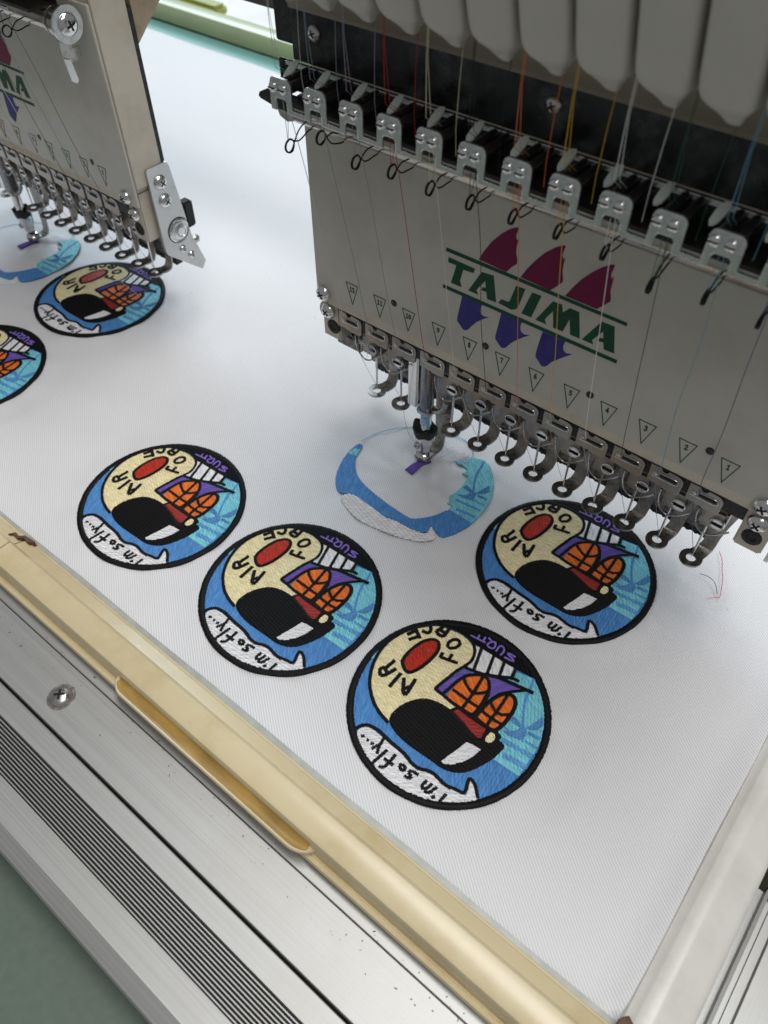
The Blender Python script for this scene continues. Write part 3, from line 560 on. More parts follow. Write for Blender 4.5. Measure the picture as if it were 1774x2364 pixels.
def lines(name, mat, parent, ls, z, **kw):
    s = ST()
    for w, p in ls: s.satin(p, w * 1.15, z, **kw)
    return s.build(name, mat, parent)
ZB = 0.25
def palm(r, z):
    lines('palm_trunk', 't_blue', r, STEM, z)
    for i, l in enumerate(LEAF):
        one('palm_leaf', 't_blue', r, l, TW + (1.1, 1.9, 1.6, 1.3)[i], z + 0.12, length=2.2, pitch=0.55, bow=0.16, tv=0.25)
def make_patch():
    r = empty('embroidered_patch', (0, 0, 0))
    one('blue_ground', 't_blue', r, disc, TW - 0.35, ZB, tv=0.22)
    one('teal_ground', 't_teal', r, POLY['teal'], TW + 0.1, ZB + 0.16, tv=0.2)
    for q in TEALLINE: lines('teal_streak', 't_teal', r, [q], ZB + 0.25)
    for st in STRIPE: 
        s = ST(); (w, (a, b)) = st
        d = math.atan2(b[1] - a[1], b[0] - a[0]); nx_, ny_ = -math.sin(d) * w / 2, math.cos(d) * w / 2
        s.fill([(a[0] + nx_, a[1] + ny_), (b[0] + nx_, b[1] + ny_), (b[0] - nx_, b[1] - ny_), (a[0] - nx_, a[1] - ny_)], d, ZB + 0.26, under=False, tv=0.25, jit=1.2)
        s.build('wave_stripe', 't_blue', r)
    palm(r, ZB + 0.3)
    one('dark_sky', 't_black', r, chaikin(POLY['black_top']), TW + 0.5, ZB + 0.42)
    one('banner', 't_white', r, chaikin(POLY['white_banner']), TW + 1.25, ZB + 0.34, tv=0.18)
    one('cream_field', 't_cream', r, chaikin(POLY['cream']), TW + 0.75, ZB + 0.3, tv=0.16, length=2.4)
    one('purple_block', 't_purple', r, POLY['purple'], TW + 1.3, ZB + 0.56, length=5)
    one('purple_fin', 't_purple', r, POLY['purple_fin'], TW + 1.5, ZB + 0.56, length=5)
    one('white_grid', 't_white', r, POLY['teeth'], TW - 0.1, ZB + 0.56, length=4, pitch=0.6, w=0.68, tv=0.2, bow=0.12)
    for n in ('ball_a', 'ball_b'): one('orange_ball', 't_orange', r, chaikin(POLY[n]), TW + 0.35, ZB + 0.56, length=5)
    one('black_field', 't_black', r, chaikin(POLY['hair']), TW + 1.0, ZB + 0.62)
    one('red_strip', 't_darkred', r, POLY['red_strip'], TW + 1.6, ZB + 0.86, length=5)
    one('white_wedge', 't_white', r, POLY['tooth'], TW + 1.45, ZB + 0.86, length=6, tv=0.08)
    one('cream_bead', 't_cream', r, chaikin(POLY['bead']), TW + 0.8, ZB + 0.88)
    one('red_oval', 't_red', r, chaikin(POLY['red_oval']), TW + 0.2, ZB + 0.62, length=3.2)
    lines('black_outline', 't_black', r, LINE, ZB + 0.80)
    lines('banner_lettering', 't_black', r, BANNER_TEXT, ZB + 0.6)['label'] = "black lettering I'm so fly on the white banner"
    lines('lettering', 't_black', r, AIR_TEXT, ZB + 0.74)['label'] = 'black lettering AIR FORCE around the red oval'
    lines('purple_lettering', 't_lilac', r, SURF_TEXT, ZB + 0.66)['label'] = 'purple lettering SURF on the black edge'
    s = ST(); n = 820
    s.v += [(rr * math.cos(t), rr * math.sin(t), z) for rr, z in ((41.9, .3), (42.4, .75), (43.6, .95), (44.6, .7), (44.95, -.5)) for t in [2 * math.pi * i / 128 for i in range(128)]]
    for a in range(4):
        for i in range(128):
            j = (i + 1) % 128; s.f.append((a * 128 + i, a * 128 + j, a * 128 + 128 + j, a * 128 + 128 + i)); s.t.append(0.7)
    for i in range(n):
        t = 2 * math.pi * i / n; t2 = t + 0.004
        a, b = 41.75 + rnd.uniform(-.2, .25), 45.05 + rnd.uniform(-.25, .15)
        s.stitch((a * math.cos(t), a * math.sin(t)), (b * math.cos(t2), b * math.sin(t2)), ZB + 0.35, 0.46, 0.45, 1 + rnd.uniform(-.5, 1.2))
    s.build('border', 't_black', r)
    return r
def make_unfinished():
    r = empty('unfinished_patch', (0, 0, 0)); ZB = 0.5
    one('blue_ground', 't_blue', r, chaikin(UPOLY['blue']), TW - 0.35, ZB, tv=0.22)
    one('teal_tip', 't_teal', r, UPOLY['tip'], TW, ZB + 0.14)
    one('teal_ground', 't_teal', r, UPOLY['teal'], TW + 0.1, ZB + 0.1, tv=0.2)
    for st in STRIPE[:2] + STRIPE[3:]:
        s = ST(); (w, (a, b)) = st; s.satin([a, b], w * .8, ZB + 0.22); s.build('wave_stripe', 't_blue', r)
    palm(r, ZB + 0.24)
    one('white_ground', 't_white', r, chaikin(UPOLY['white']), TW + 1.25, ZB + 0.05, tv=0.14, pitch=0.8, w=0.82, length=2.6, bow=0.3)
    one('white_underlay', 't_white', r, UPOLY['underlay'], TW - 0.25, ZB - 0.15, tv=0.06, length=20, pitch=1.0, w=0.6, under=False, bow=0.25)
    one('purple_block', 't_purple', r, UPOLY['purple'], TW + 1.3, ZB, length=5)
    s = ST()
    for p in USTITCH:
        q = [(v.x, v.y) for v in catmull([(x, y, 0) for x, y in p], 5)]
        for a, b in zip(q, q[1:]): s.stitch(a, b, 0.35, 0.6, 0.2, 1 + rnd.uniform(-.1, .1))
    s.build('running_stitch', 't_teal', r)
    return r
PG = 'finished round embroidered patches on the fabric'
P_, QX, QY, HS = 0.0954262, 0.000857, 0.0990917, 0.3741468
pA = make_patch(); pA.location = (0, 0, 0)
tag(pA, 'finished round patch nearest the camera, in the foreground beside the cream frame', 'patch', PG)
for loc, lb in (((-P_, 0, 0), 'finished round patch in the middle of the front row of three'),
                ((-2 * P_, 0, 0), 'finished round patch at the left end of the front row of three'),
                ((QX, QY, 0), 'finished round patch below the right end of the right head, touching its presser feet'),
                ((QX - HS, QY, 0), 'finished round patch below the chrome bracket of the left head'),
                ((-HS, 0, 0), 'finished round patch cut off by the left edge of the picture')):
    c = copy_tree(pA); c.location = loc; c['label'] = lb; c.rotation_euler = (0, 0, rnd.uniform(-.015, .015))
uE = make_unfinished(); uE.location = (-P_ + QX, QY, 0)
tag(uE, 'half stitched patch under the working needle of the right head', 'patch', 'half stitched patches under the needles')
c = copy_tree(uE); c.location = (-P_ + QX - HS, QY, 0); c['label'] = 'half stitched patch under the working needle of the left head'

# ------------------------------------------------------------------ embroidery head (coordinates of the right head)
PIT = 0.0169
def nx_k(k): return 0.0675 - PIT * k
OH = (-0.0415, 0.112, 0.03)
head = empty('embroidery_machine', OH)
tag(head, 'right embroidery machine head with twelve needles and a printed beige front panel', 'embroidery machine', 'embroidery machine heads')
def H(mb, name, mat, smooth=None, parent=None): return mb.build(name, mat, parent or head, org=OH, smooth=smooth)
XL, XR = -0.1590, 0.0765
panel = H(MB().box(XL, XR, 0.0990, 0.1008, 0.0912, 0.193, 0.0003), 'front_panel', 'panel_paint', 40)
H(MB().prism([(0.0991, 0.0953), (0.0981, 0.0915), (0.0984, 0.0908), (0.1005, 0.0911), (0.1005, 0.0953)], 'x', XL + 0.008, XR - 0.012), 'panel_lip', 'side_paint')
H(MB().box(XL + 0.004, XR - 0.001, 0.1010, 0.1208, 0.0985, 0.205, 0.0006), 'case_body', 'side_paint', 40)
H(MB().box(XR - 0.0009, XR + 0.0004, 0.1010, 0.1212, 0.101, 0.215, 0.0004), 'side_cover', 'side_paint', 40)
H(MB().box(XR - 0.004, XR - 0.0012, 0.1209, 0.1252, 0.100, 0.187, 0.0008), 'back_plate_edge', 'black_steel', 40)
H(MB().prism([(0.1262, 0.150), (0.1262, 0.169), (0.1450, 0.1850), (0.175, 0.212), (0.175, 0.30), (0.1262, 0.30)][1:], 'x', -0.10, 0.0735), 'arm_body', 'arm_beige')
H(MB().box(-0.1565, 0.0640, 0.1062, 0.121, 0.0765, 0.0984), 'needle_bar_housing', 'black_steel')
H(MB().box(-0.1500, 0.0560, 0.1290, 0.1318, 0.0375, 0.0760), 'lower_plate', 'dusty_steel')
mb = MB(); rows = []
for i in range(240):
    x = -0.150 + i / 239 * 0.203; j = [rnd.uniform(-.0006, .0006) for _ in range(4)]
    rows.append([(x, 0.1325, 0.0298 + j[0]), (x, 0.1325, 0.0384), (x, 0.1372 + j[1], 0.0375 + j[2]), (x, 0.1376 + j[1], 0.0292 + j[3])])
H(mb.rings(rows), 'felt_strip', 'felt')

def decal(name, poly, mat, parent, y=0.09888):
    return H(MB().prism(poly, 'y', y, 0.0995), name, mat, parent=parent)
logo = decal('logo_bar', [(a / 1000, b / 1000) for a, b in BAR[0]], 'print_green', head, 0.09886)
decal('logo_bar', [(a / 1000, b / 1000) for a, b in BAR[1]], 'print_green', head, 0.09886)
for p in SAIL: decal('logo_fin', ([(a / 1000, b / 1000) for a, b in p]), 'print_magenta', head, 0.09890)
for p in TAIL: decal('logo_tail', ([(a / 1000, b / 1000) for a, b in p]), 'print_blue', head, 0.09890)
for p in LETTER: decal('logo_letter', [(a / 1000, b / 1000) for a, b in p], 'print_green', head)

def thick(poly, w, close=False):
    """flat stroke outline boxes in x,z"""
    mb = MB(); pts = poly + ([poly[0]] if close else [])
    for a, b in zip(pts, pts[1:]):
        d = (Vector(b) - Vector(a)); l = d.length
        if l < 1e-7: continue
        d /= l; n = Vector((-d.y, d.x)) * w / 2; e = d * w * 0.4
        q = [Vector(a) - e + n, Vector(b) + e + n, Vector(b) + e - n, Vector(a) - e - n]
        mb.prism([(v.x, v.y) for v in q], 'y', 0.09886, 0.0995)
    return mb
DIG = {'0': [[(0, .5), (.1, 1.1), (.35, 1.4), (.6, 1.1), (.7, .7), (.6, .25), (.35, 0), (.1, .25), (0, .7)]],
       '1': [[(.15, 1.15), (.4, 1.35), (.4, 0)], [(.12, 0), (.68, 0)]],
       '2': [[(.02, 1.0), (.15, 1.3), (.4, 1.4), (.62, 1.2), (.6, .85), (.05, .05), (.7, .05), (.72, .25)]],
       '3': [[(.02, 1.15), (.2, 1.38), (.5, 1.36), (.62, 1.1), (.5, .82), (.28, .75), (.55, .68), (.68, .4), (.5, .05), (.2, 0), (.0, .2)]],
       '4': [[(.5, 0), (.5, 1.38), (-.02, .4), (.75, .4)]],
       '5': [[(.65, 1.35), (.15, 1.35), (.08, .78), (.4, .88), (.66, .65), (.62, .2), (.35, 0), (.0, .12)]],
       '6': [[(.6, 1.36), (.2, 1.1), (.03, .5), (.15, .08), (.4, 0), (.65, .2), (.65, .55), (.4, .78), (.1, .6)]],
       '7': [[(.0, 1.1), (.05, 1.35), (.68, 1.35), (.25, 0)]],
       '8': [[(.35, .75), (.08, 1.0), (.15, 1.3), (.35, 1.4), (.58, 1.28), (.6, 1.0), (.35, .75), (.05, .45), (.08, .12), (.35, 0), (.62, .12), (.65, .45), (.35, .75)]],
       '9': [[(.1, .04), (.5, .3), (.67, .9), (.55, 1.32), (.3, 1.4), (.05, 1.2), (.05, .85), (.3, .62), (.62, .8)]]}
for k in range(1, 13):
    xt = 0.0635 - PIT * k
    tri = [(xt, 0.1077), (xt + 0.0072, 0.1077), (xt + 0.0036, 0.0966)]
    tr = H(thick(tri, 0.00034, True), 'number_mark', 'print_green')
    s = str(k); wd = 0.00158
    x0 = xt + 0.0036 - wd * (0.5 * len(s)) + 0.0002
    for i, ch in enumerate(s):
        mb = MB()
        for st in DIG[ch]:
            q = thick([(x0 + i * wd * 1.02 + a * 0.00150, 0.1036 + b * 0.00170) for a, b in st], 0.00044); mb.add(q.v, q.f)
        mb.build('digit', 'print_green', tr, org=OH)
for x in (-0.1104, -0.0600, -0.0092, 0.0418):
    H(MB().lathe((x, 0.0989, 0.1082), (0, -1, 0), [(0.0017, -0.001), (0.0017, 0.0001), (0.0015, 0.00018), (0.0001, 0.00019)], 16), 'screw_hole', 'rod_black', 40)

# left and right end blocks, bushings and screws
for xb, sgn in ((-0.1530, -1), (0.0690, 1)):
    eb = H(MB().box(xb - 0.0058, xb + 0.0058, 0.1015, 0.122, 0.0675, 0.0984, 0.0008), 'end_block', 'side_paint', 40)
    MB().lathe((xb + (0.0014 if sgn < 0 else 0.0), 0.1018, 0.0752), (0, -1, 0), [(0.0040, -0.002), (0.0040, 0.0006), (0.0034, 0.0010), (0.0021, 0.0009), (0.0018, 0.0004), (0.0001, 0.0004)], 20).build('bushing', 'rubber', eb, org=OH, smooth=40)
    phillips('screw', head, (-0.1541 if sgn < 0 else 0.0677, 0.0985, 0.0955), (0, -1, 0), 0.0042, 0.0030, 'chrome', OH, 0.5)
    phillips('screw', head, (-0.1537 if sgn < 0 else 0.0685, 0.1008, 0.0843), (0, -1, 0), 0.0042, 0.0030, 'chrome', OH, 0.9)
H(MB().lathe((-0.1606, 0.108, 0.0780), (0.2, -1, 0), [(0.0052, -0.004), (0.0054, 0), (0.0046, 0.0012), (0.0001, 0.0014)], 20), 'side_knob', 'guide_steel', 40)
H(MB().box(-0.157, -0.140, 0.1085, 0.128, 0.0585, 0.0668, 0.0012), 'lower_bracket', 'dusty_steel', 40)

# chrome bracket on the right side
bp = [(0.1085, 0.1095), (0.1095, 0.1106), (0.1232, 0.1104), (0.1246, 0.1075), (0.1302, 0.0628), (0.1372, 0.0412), (0.1335, 0.0366), (0.1102, 0.0572), (0.1092, 0.0600)]
br = H(MB().prism(bp, 'x', XR + 0.0004, XR + 0.0022), 'side_bracket', 'bracket_steel')
for yy, zz in ((0.1163, 0.1008), (0.1168, 0.0896)): phillips('bracket_screw', br, (XR + 0.0022, yy, zz), (1, 0, 0), 0.0043, 0.0026, 'chrome', OH, 0.7)
for yy, zz in ((0.1218, 0.0563), (0.1272, 0.0500)): phillips('bracket_screw', br, (XR + 0.0022, yy, zz), (1, 0, 0), 0.0025, 0.0018, 'chrome', OH, 0.3)
MB().lathe((XR + 0.0021, 0.1215, 0.0690), (1, 0, 0), [(0.0074, -0.001), (0.0074, 0.0006), (0.0066, 0.0013), (0.0056, 0.0005), (0.0050, 0.0008), (0.0048, 0.0022), (0.0035, 0.0028), (0.0026, 0.0018), (0.0024, 0.0030), (0.0001, 0.0033)], 28).build('bearing_cap', 'chrome', br, org=OH, smooth=35)
MB().lathe((XR + 0.0021, 0.1215, 0.0690), (1, 0, 0), [(0.0080, -0.001), (0.0080, 0.0003), (0.0076, 0.0005), (0.0070, 0.0002)], 28).build('dark_groove_ring', 'rubber', br, org=OH, smooth=35)  # dark ring added round the cap to stand in for a shaded groove
MB().box(XR - 0.008, XR - 0.001, 0.1310, 0.1385, 0.0640, 0.0805, 0.0012).build('rubber_stop', 'rubber', br, org=OH, smooth=40)
MB().lathe((XR - 0.002, 0.1342, 0.0560), (0.6, 1, 0), [(0.0024, -0.004), (0.0026, 0.0), (0.0026, 0.002), (0.0016, 0.0035), (0.0001, 0.0037)], 12).build('adjusting_screw', 'steel', br, org=OH, smooth=40)

# tension rail
H(MB().box(-0.1430, 0.0640, 0.0765, 0.0888, 0.1928, 0.1942), 'rail_floor', 'rod_black')
H(MB().box(-0.1600, 0.0680, 0.0890, 0.0898, 0.1925, 0.2032, 0.0003), 'rail_back', 'dark_steel', 40)
H(MB().box(-0.1560, 0.0680, 0.0884, 0.0890, 0.2012, 0.2030, 0.0003), 'rail_edge', 'clip_alu', 40)
H(MB().lathe((-0.1560, 0.0889, 0.1985), (0, -1, 0), [(0.0030, 0), (0.0030, 0.0006), (0.0024, 0.0007), (0.0023, 0.0001), (0.0001, 0.0001)], 20), 'rail_hole', 'dark_steel', 40)
H(MB().prism([(-0.1682, 0.1886), (-0.1674, 0.1902), (-0.1625, 0.1926), (-0.140, 0.1926), (-0.140, 0.1860), (-0.158, 0.1862), (-0.1672, 0.1878)], 'y', 0.0840, 0.0856), 'pointed_tab', 'dark_steel')
H(MB().prism([(-0.1605, 0.1900), (-0.1500, 0.1900), (-0.1492, 0.1850), (-0.1510, 0.1824), (-0.1550, 0.1812), (-0.1590, 0.1826), (-0.1604, 0.1858)], 'y', 0.0858, 0.0882), 'round_tab', 'steel')
bp_ = H(MB().box(-0.1530, 0.0700, 0.0900, 0.0915, 0.2034, 0.2212, 0.0003), 'back_plate', 'dark_steel', 40)
for x in (-0.1410, -0.0407, 0.0596): phillips('plate_screw', bp_, (x, 0.0899, 0.2146), (0, -1, 0), 0.0030, 0.0016, 'steel', OH, 0.4)
H(MB().box(-0.1628, -0.1530, 0.0912, 0.0960, 0.2078, 0.262, 0.0006), 'black_bracket', 'black_steel', 40)
H(MB().lathe((-0.150, 0.0888, 0.1868), (1, 0, 0), [(0.0052, 0), (0.0055, 0.0004), (0.0055, 0.213)], 24), 'tension_shaft', 'shaft_steel', 40)
H(MB().lathe((0.0632, 0.0888, 0.1868), (1, 0, 0), [(0.0067, 0), (0.0070, 0.0006), (0.0070, 0.0020), (0.0060, 0.0024), (0.0060, 0.0034), (0.0072, 0.0040), (0.0072, 0.0088)], 24), 'shaft_collar', 'shaft_steel', 40)
wz = H(MB().lathe((0.0722, 0.0888, 0.1868), (1, 0, 0), [(0.0050, 0), (0.0082, 0.0001), (0.0084, 0.0006), (0.0082, 0.0014), (0.0040, 0.0014)], 28), 'washer', 'clip_alu', 40)
phillips('shaft_screw', wz, (0.0736, 0.0888, 0.1868), (1, 0, 0), 0.0053, 0.0026, 'chrome', OH, 0.3)
hk = H(MB().prism([(0.0850, 0.1835), (0.0910, 0.1835), (0.0918, 0.1745), (0.0955, 0.1750), (0.0960, 0.1705), (0.0920, 0.1690), (0.0895, 0.1690), (0.0850, 0.1720)], 'x', 0.0664, 0.0672), 'hook_plate', 'steel')
MB().prism([(0.0850, 0.1718), (0.0880, 0.1706), (0.0893, 0.1610), (0.0880, 0.1598), (0.0862, 0.1610)], 'x', 0.0672, 0.0688).build('hook_tongue', 'clip_alu', hk, org=OH)

# take-up cover with lobes
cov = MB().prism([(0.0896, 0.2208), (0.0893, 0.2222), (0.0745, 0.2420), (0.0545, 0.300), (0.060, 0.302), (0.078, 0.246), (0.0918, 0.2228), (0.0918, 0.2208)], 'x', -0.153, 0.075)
cov = H(cov, 'cover_sheet', 'cover_shaded')
lob_rows = [(0.2312, .0098, .0122), (0.2316, .0090, .0128), (0.2328, .0078, .0131), (0.2342, .0060, .0138), (0.2358, .0034, .0153), (0.2370, .0018, .0158), (0.2388, .0010, .0160), (0.2420, .0008, .0161), (0.26, .0008, .0161), (0.30, .0008, .0161)]
mb = MB(); rows = []
for z, a, b in lob_rows:
    y0 = 0.0665 - 0.35 * (z - 0.237); d = 0.0042 * min(1, (b - a) / 0.012)
    cx, hw = (a + b) / 2, (b - a) / 2; r = []
    for i in range(13):
        t = math.pi * i / 12; cc, ss = math.cos(t), math.sin(t)
        r.append((cx - hw * math.copysign(abs(cc) ** 0.6, cc), y0 + 0.0020 - d * ss ** 0.55, z))
    bk = 0.0030 + 0.0070 * min(1, max(0, (z - 0.232) / 0.006)); r += [(b, y0 + bk, z), (a, y0 + bk, z)]
    rows.append(r)
lob0 = mb.rings(rows).build('cover_lobe', 'cover_plastic', head, smooth=60)
for k in range(12, 0, -1):
    l = lob0 if k == 12 else inst(lob0, head, (0, 0, 0))
    l.location = (nx_k(k) - 0.0082 - OH[0], -OH[1], -OH[2])

# per-needle units, built once around x = 0 and shared
def proto(mb, name, mat, smooth=None): return mb.build(name, mat, head, smooth=smooth)
nv = math.pi / 2
tab = [(-0.0112, 0.1934), (-0.0110, 0.2030), (-0.0104, 0.2045), (-0.0092, 0.2052), (-0.0024, 0.2052), (-0.0011, 0.2045), (-0.0005, 0.2030), (-0.0005, 0.1952), (0.0057, 0.1952), (0.0057, 0.1934), (-0.0030, 0.1934), (-0.0031, 0.1973), (-0.0037, 0.1980), (-0.0079, 0.1980), (-0.0086, 0.1973), (-0.0087, 0.1934)]
clip0 = proto(MB().prism(tab, 'y', 0.0700, 0.0712), 'thread_clip', 'clip_alu')
bv = clip0.modifiers.new('bevel', 'BEVEL'); bv.width = 0.0003; bv.segments = 2; bv.limit_method = 'ANGLE'
cs0 = MB().lathe((0, 0.0700, 0.2016), (0, -1, 0), [(0.0019, -0.0002), (0.0019, 0.0003), (0.0016, 0.0008), (0.0009, 0.0012), (0.0001, 0.0013)], 16).build('clip_screw', 'chrome', clip0, smooth=40)
sl0 = MB().box(-0.0014, 0.0014, 0.06855, 0.0693, 0.2014, 0.2018).build('screw_slot', 'slot_dark', cs0)
rod0 = proto(MB().lathe((0, 0.0713, 0.2010), (0, 1, 0), [(0.0019, 0), (0.0019, 0.0175)], 14), 'tension_rod', 'rod_black', 40)
pad0 = proto(MB().rings([[(cx - hw, yy, cz - 0.0004), (cx - hw, yy, cz + 0.0004), (cx + hw, yy + 0.0005, cz + 0.0004), (cx + hw, yy + 0.0005, cz - 0.0004)] for cx, yy, cz, hw in ((-0.0006, 0.0815, 0.1998, 0.0005), (-0.0004, 0.0825, 0.2004, 0.0013), (0.0, 0.0845, 0.2018, 0.0016), (0.0004, 0.0865, 0.2034, 0.0015), (0.0006, 0.0876, 0.2042, 0.0007))]), 'thread_paddle', 'paddle_plastic')
RING_Z = {12: .1795, 11: .1872, 10: .1830, 9: .1846, 8: .1838, 7: .1842, 6: .1848, 5: .1856, 4: .1846, 3: .1797, 2: .1828, 1: .1820}
def spring_pts(k):
    c = Vector((-0.0074, 0.0735, RING_Z[k])); a = Vector((-0.0074, 0.0842, 0.1852)); b = Vector((-0.0071, 0.0843, 0.1815))
    d = (c - (a + b) / 2).normalized(); a0 = math.atan2(d.z, d.y)
    P = [a + Vector((0, 0.002, 0.0006)), a, a * 0.55 + c * 0.45 + Vector((0, 0, 0.0006))]
    for i in range(21):
        t = a0 + math.radians(-140 if False else 130) + 2 * math.pi * i / 20 * 0.72 * -1
        t = a0 + math.radians(118) - math.radians(236) * i / 20
        P.append(c + Vector((0.00045 * i / 20, math.cos(t) * 0.0024, math.sin(t) * 0.0025)))
    for i in range(1, 9):
        t = a0 - math.radians(118) - math.radians(124) * i / 9
        P.append(c + Vector((0.00045, math.cos(t) * 0.0024, math.sin(t) * 0.0025)))
    for i in range(0, 5):
        t = a0 + math.radians(118) - math.radians(236) * (i + 0.5) / 20 * 4.2
        P.append(c + Vector((0.0007, math.cos(t) * 0.0024, math.sin(t) * 0.0025)))
    for i in range(8, 21, 4):
        t = a0 + math.radians(118) - math.radians(236) * i / 20
    P.append(c + Vector((0.0007, math.cos(a0 - 2.0) * 0.0024, math.sin(a0 - 2.0) * 0.0025)))
    P += [b * 0.5 + c * 0.5 + Vector((0, 0, -0.0010)), b, b + Vector((0, 0.002, 0))]
    return P
GX, GZ = 0.0017, 0.0019
gp = [(a + GX, c + GZ) for a, c in [(-0.0124, 0.0866), (-0.0078, 0.0866), (-0.0074, 0.0854), (-0.0062, 0.0848), (-0.0050, 0.0854), (-0.0046, 0.0866), (0.0000, 0.0862), (0.0017, 0.0850), (0.0021, 0.0836), (0.0018, 0.0778), (0.0008, 0.0766), (-0.0050, 0.0766), (-0.0062, 0.0774), (-0.0075, 0.0766), (-0.0086, 0.0774), (-0.0124, 0.0774)]]
gd0 = proto(MB().prism(gp, 'y', 0.1000, 0.1012), 'thread_guide', 'guide_steel')
bv = gd0.modifiers.new('bevel', 'BEVEL'); bv.width = 0.0003; bv.segments = 2; bv.limit_method = 'ANGLE'
rv0 = MB().lathe((-0.0098 + GX, 0.1000, 0.0826 + GZ), (0, -1, 0), [(0.0012, -0.0002), (0.0011, 0.0003), (0.0006, 0.0006), (0.0001, 0.0007)], 12).build('rivet', 'steel', gd0, smooth=40)
ov = [(-0.0110, .1, 0.0812), (-0.0075, .1, 0.0812), (-0.0015, .1, 0.0812), (0.0002, .1, 0.0818), (0.0005, .1, 0.0828), (-0.0002, .1, 0.0838), (-0.0020, .1, 0.0840), (-0.0078, .1, 0.0838)]
sr0 = MB().tube([(a + GX, 0.0999, c + GZ) for a, b, c in ov], 0.00030, 6).build('slot_rim', 'chrome', gd0, smooth=60)
ss0 = MB().prism([(a + GX, c + GZ) for a, c in [(-0.0078, 0.0819), (-0.0012, 0.0819), (-0.0002, 0.0825), (-0.0004, 0.0831), (-0.0016, 0.0834), (-0.0078, 0.0832)]], 'y', 0.09985, 0.1005).build('slot', 'slot_dark', gd0)
cl0 = proto(MB().box(-0.0032, 0.0072, 0.1080, 0.1180, 0.0612, 0.0735, 0.0012), 'needle_clamp', 'guide_steel', 40)
cw0 = MB().lathe((0.0042, 0.1080, 0.0668), (0, -1, 0), [(0.0031, -0.0005), (0.0031, 0.0010), (0.0027, 0.0013), (0.0024, 0.0010), (0.0001, 0.0010)], 20).build('clamp_screw', 'chrome', cl0, smooth=35)
cx0 = MB().box(0.0019, 0.0065, 0.1064, 0.1072, 0.06645, 0.06715).build('screw_slot', 'slot_dark', cw0)
lp0 = MB().tube(catmull([(-0.0042, 0.1045, 0.0738), (-0.0044, 0.1048, 0.0690), (-0.0030, 0.1055, 0.0630), (0.0008, 0.1060, 0.0598), (0.0046, 0.1062, 0.0612), (0.0080, 0.1066, 0.0642), (0.0098, 0.108, 0.0652)], 5), 0.00042, 6).build('wire_loop', 'steel', cl0, smooth=60)
nd0 = proto(MB().tube([(0, 0.116, 0.0640), (0, 0.116, 0.0560), (0, 0.116, 0.0545), (0, 0.116, 0.0360), (0, 0.116, 0.0320)], 0.0007, 8, [0.0011, 0.0011, 0.00062, 0.0005, 0.0001]), 'needle', 'chrome', 60)
def foot_mesh(zr, ztop):
    mb = MB(); n = 28; ro, ri, t = 0.0052, 0.0023, 0.0011
    R = [[(ro * math.cos(a), 0.116 + ro * math.sin(a), zr + t), (ro * math.cos(a), 0.116 + ro * math.sin(a), zr), (ri * math.cos(a), 0.116 + ri * math.sin(a), zr), (ri * math.cos(a), 0.116 + ri * math.sin(a), zr + t)] for a in [2 * math.pi * i / n for i in range(n + 1)]]
    mb.rings(R, True, False)
    # neck bending up into a flat arm: sections (centre x, y, z, half width, tangent angle)
    S = [(0.0008, 0.1192, zr + .00055, .0040, 0), (0.0020, 0.1225, zr + .0006, .0036, 0.05), (0.0029, 0.1248, zr + .0016, .0033, 0.6), (0.0034, 0.1260, zr + .0045, .0031, 1.25), (0.0036, 0.1265, zr + .010, .0031, 1.5), (0.0038, 0.1268, zr + .018, .0040, 1.55), (0.0044, 0.1268, zr + .026, .0050, 1.57), (0.0046, 0.1268, ztop, .0056, 1.57)]
    rr = []
    for cx, cy, cz, hw, a in S:
        ny_, nz_ = -math.sin(a) * t / 2, math.cos(a) * t / 2
        rr.append([(cx - hw, cy + ny_, cz + nz_), (cx + hw, cy + ny_, cz + nz_), (cx + hw, cy - ny_, cz - nz_), (cx - hw, cy - ny_, cz - nz_)])
    mb.rings(rr)
    return mb
ft0 = proto(foot_mesh(0.0308, 0.0740), 'presser_foot', 'foot_steel', 35)
first = True
for k in range(12, 0, -1):
    L = (nx_k(k) - OH[0], -OH[1], -OH[2])
    act = k == 10
    def put(o):
        if o.location.length == 0 and first: o.location = L; return o
        return inst(o, head, L)
    c = put(clip0)
    if first:
        cs0.location = (-0.0091, 0, 0)
        c2 = inst(cs0, clip0, (-0.0043, 0, 0)); inst(sl0, c2, (0, 0, 0))
    else:
        for dx in (-0.0091, -0.0043):
            q = inst(cs0, c, (dx, 0, 0)); inst(sl0, q, (0, 0, 0)).rotation_euler = (0, 0, 0)
    for dx in (-0.0091, -0.0043):
        if first and dx < -0.005: rod0.location = (L[0] + dx, L[1], L[2])
        else: inst(rod0, head, (L[0] + dx, L[1], L[2]))
    if first: pad0.location = (L[0] - 0.0142, L[1], L[2])
    else: inst(pad0, head, (L[0] - 0.0142 + rnd.uniform(-.0006, .0006), L[1] + rnd.uniform(-.001, .001), L[2])).rotation_euler = (0, 0, 0)
    sp = MB().tube(catmull(spring_pts(k), 3), 0.00030, 6).build('check_spring', 'wire_black', head, smooth=70); sp.location = L
    g = put(gd0)
    if not first:
        inst(rv0, g, (0, 0, 0)); inst(sr0, g, (0, 0, 0)); inst(ss0, g, (0, 0, 0))
    if not act:
        c = put(cl0)
        if not first:
            w = inst(cw0, c, (0, 0, 0)); inst(cx0, w, (0, 0, 0)); inst(lp0, c, (0, 0, 0))
        put(nd0); put(ft0)
    first = False

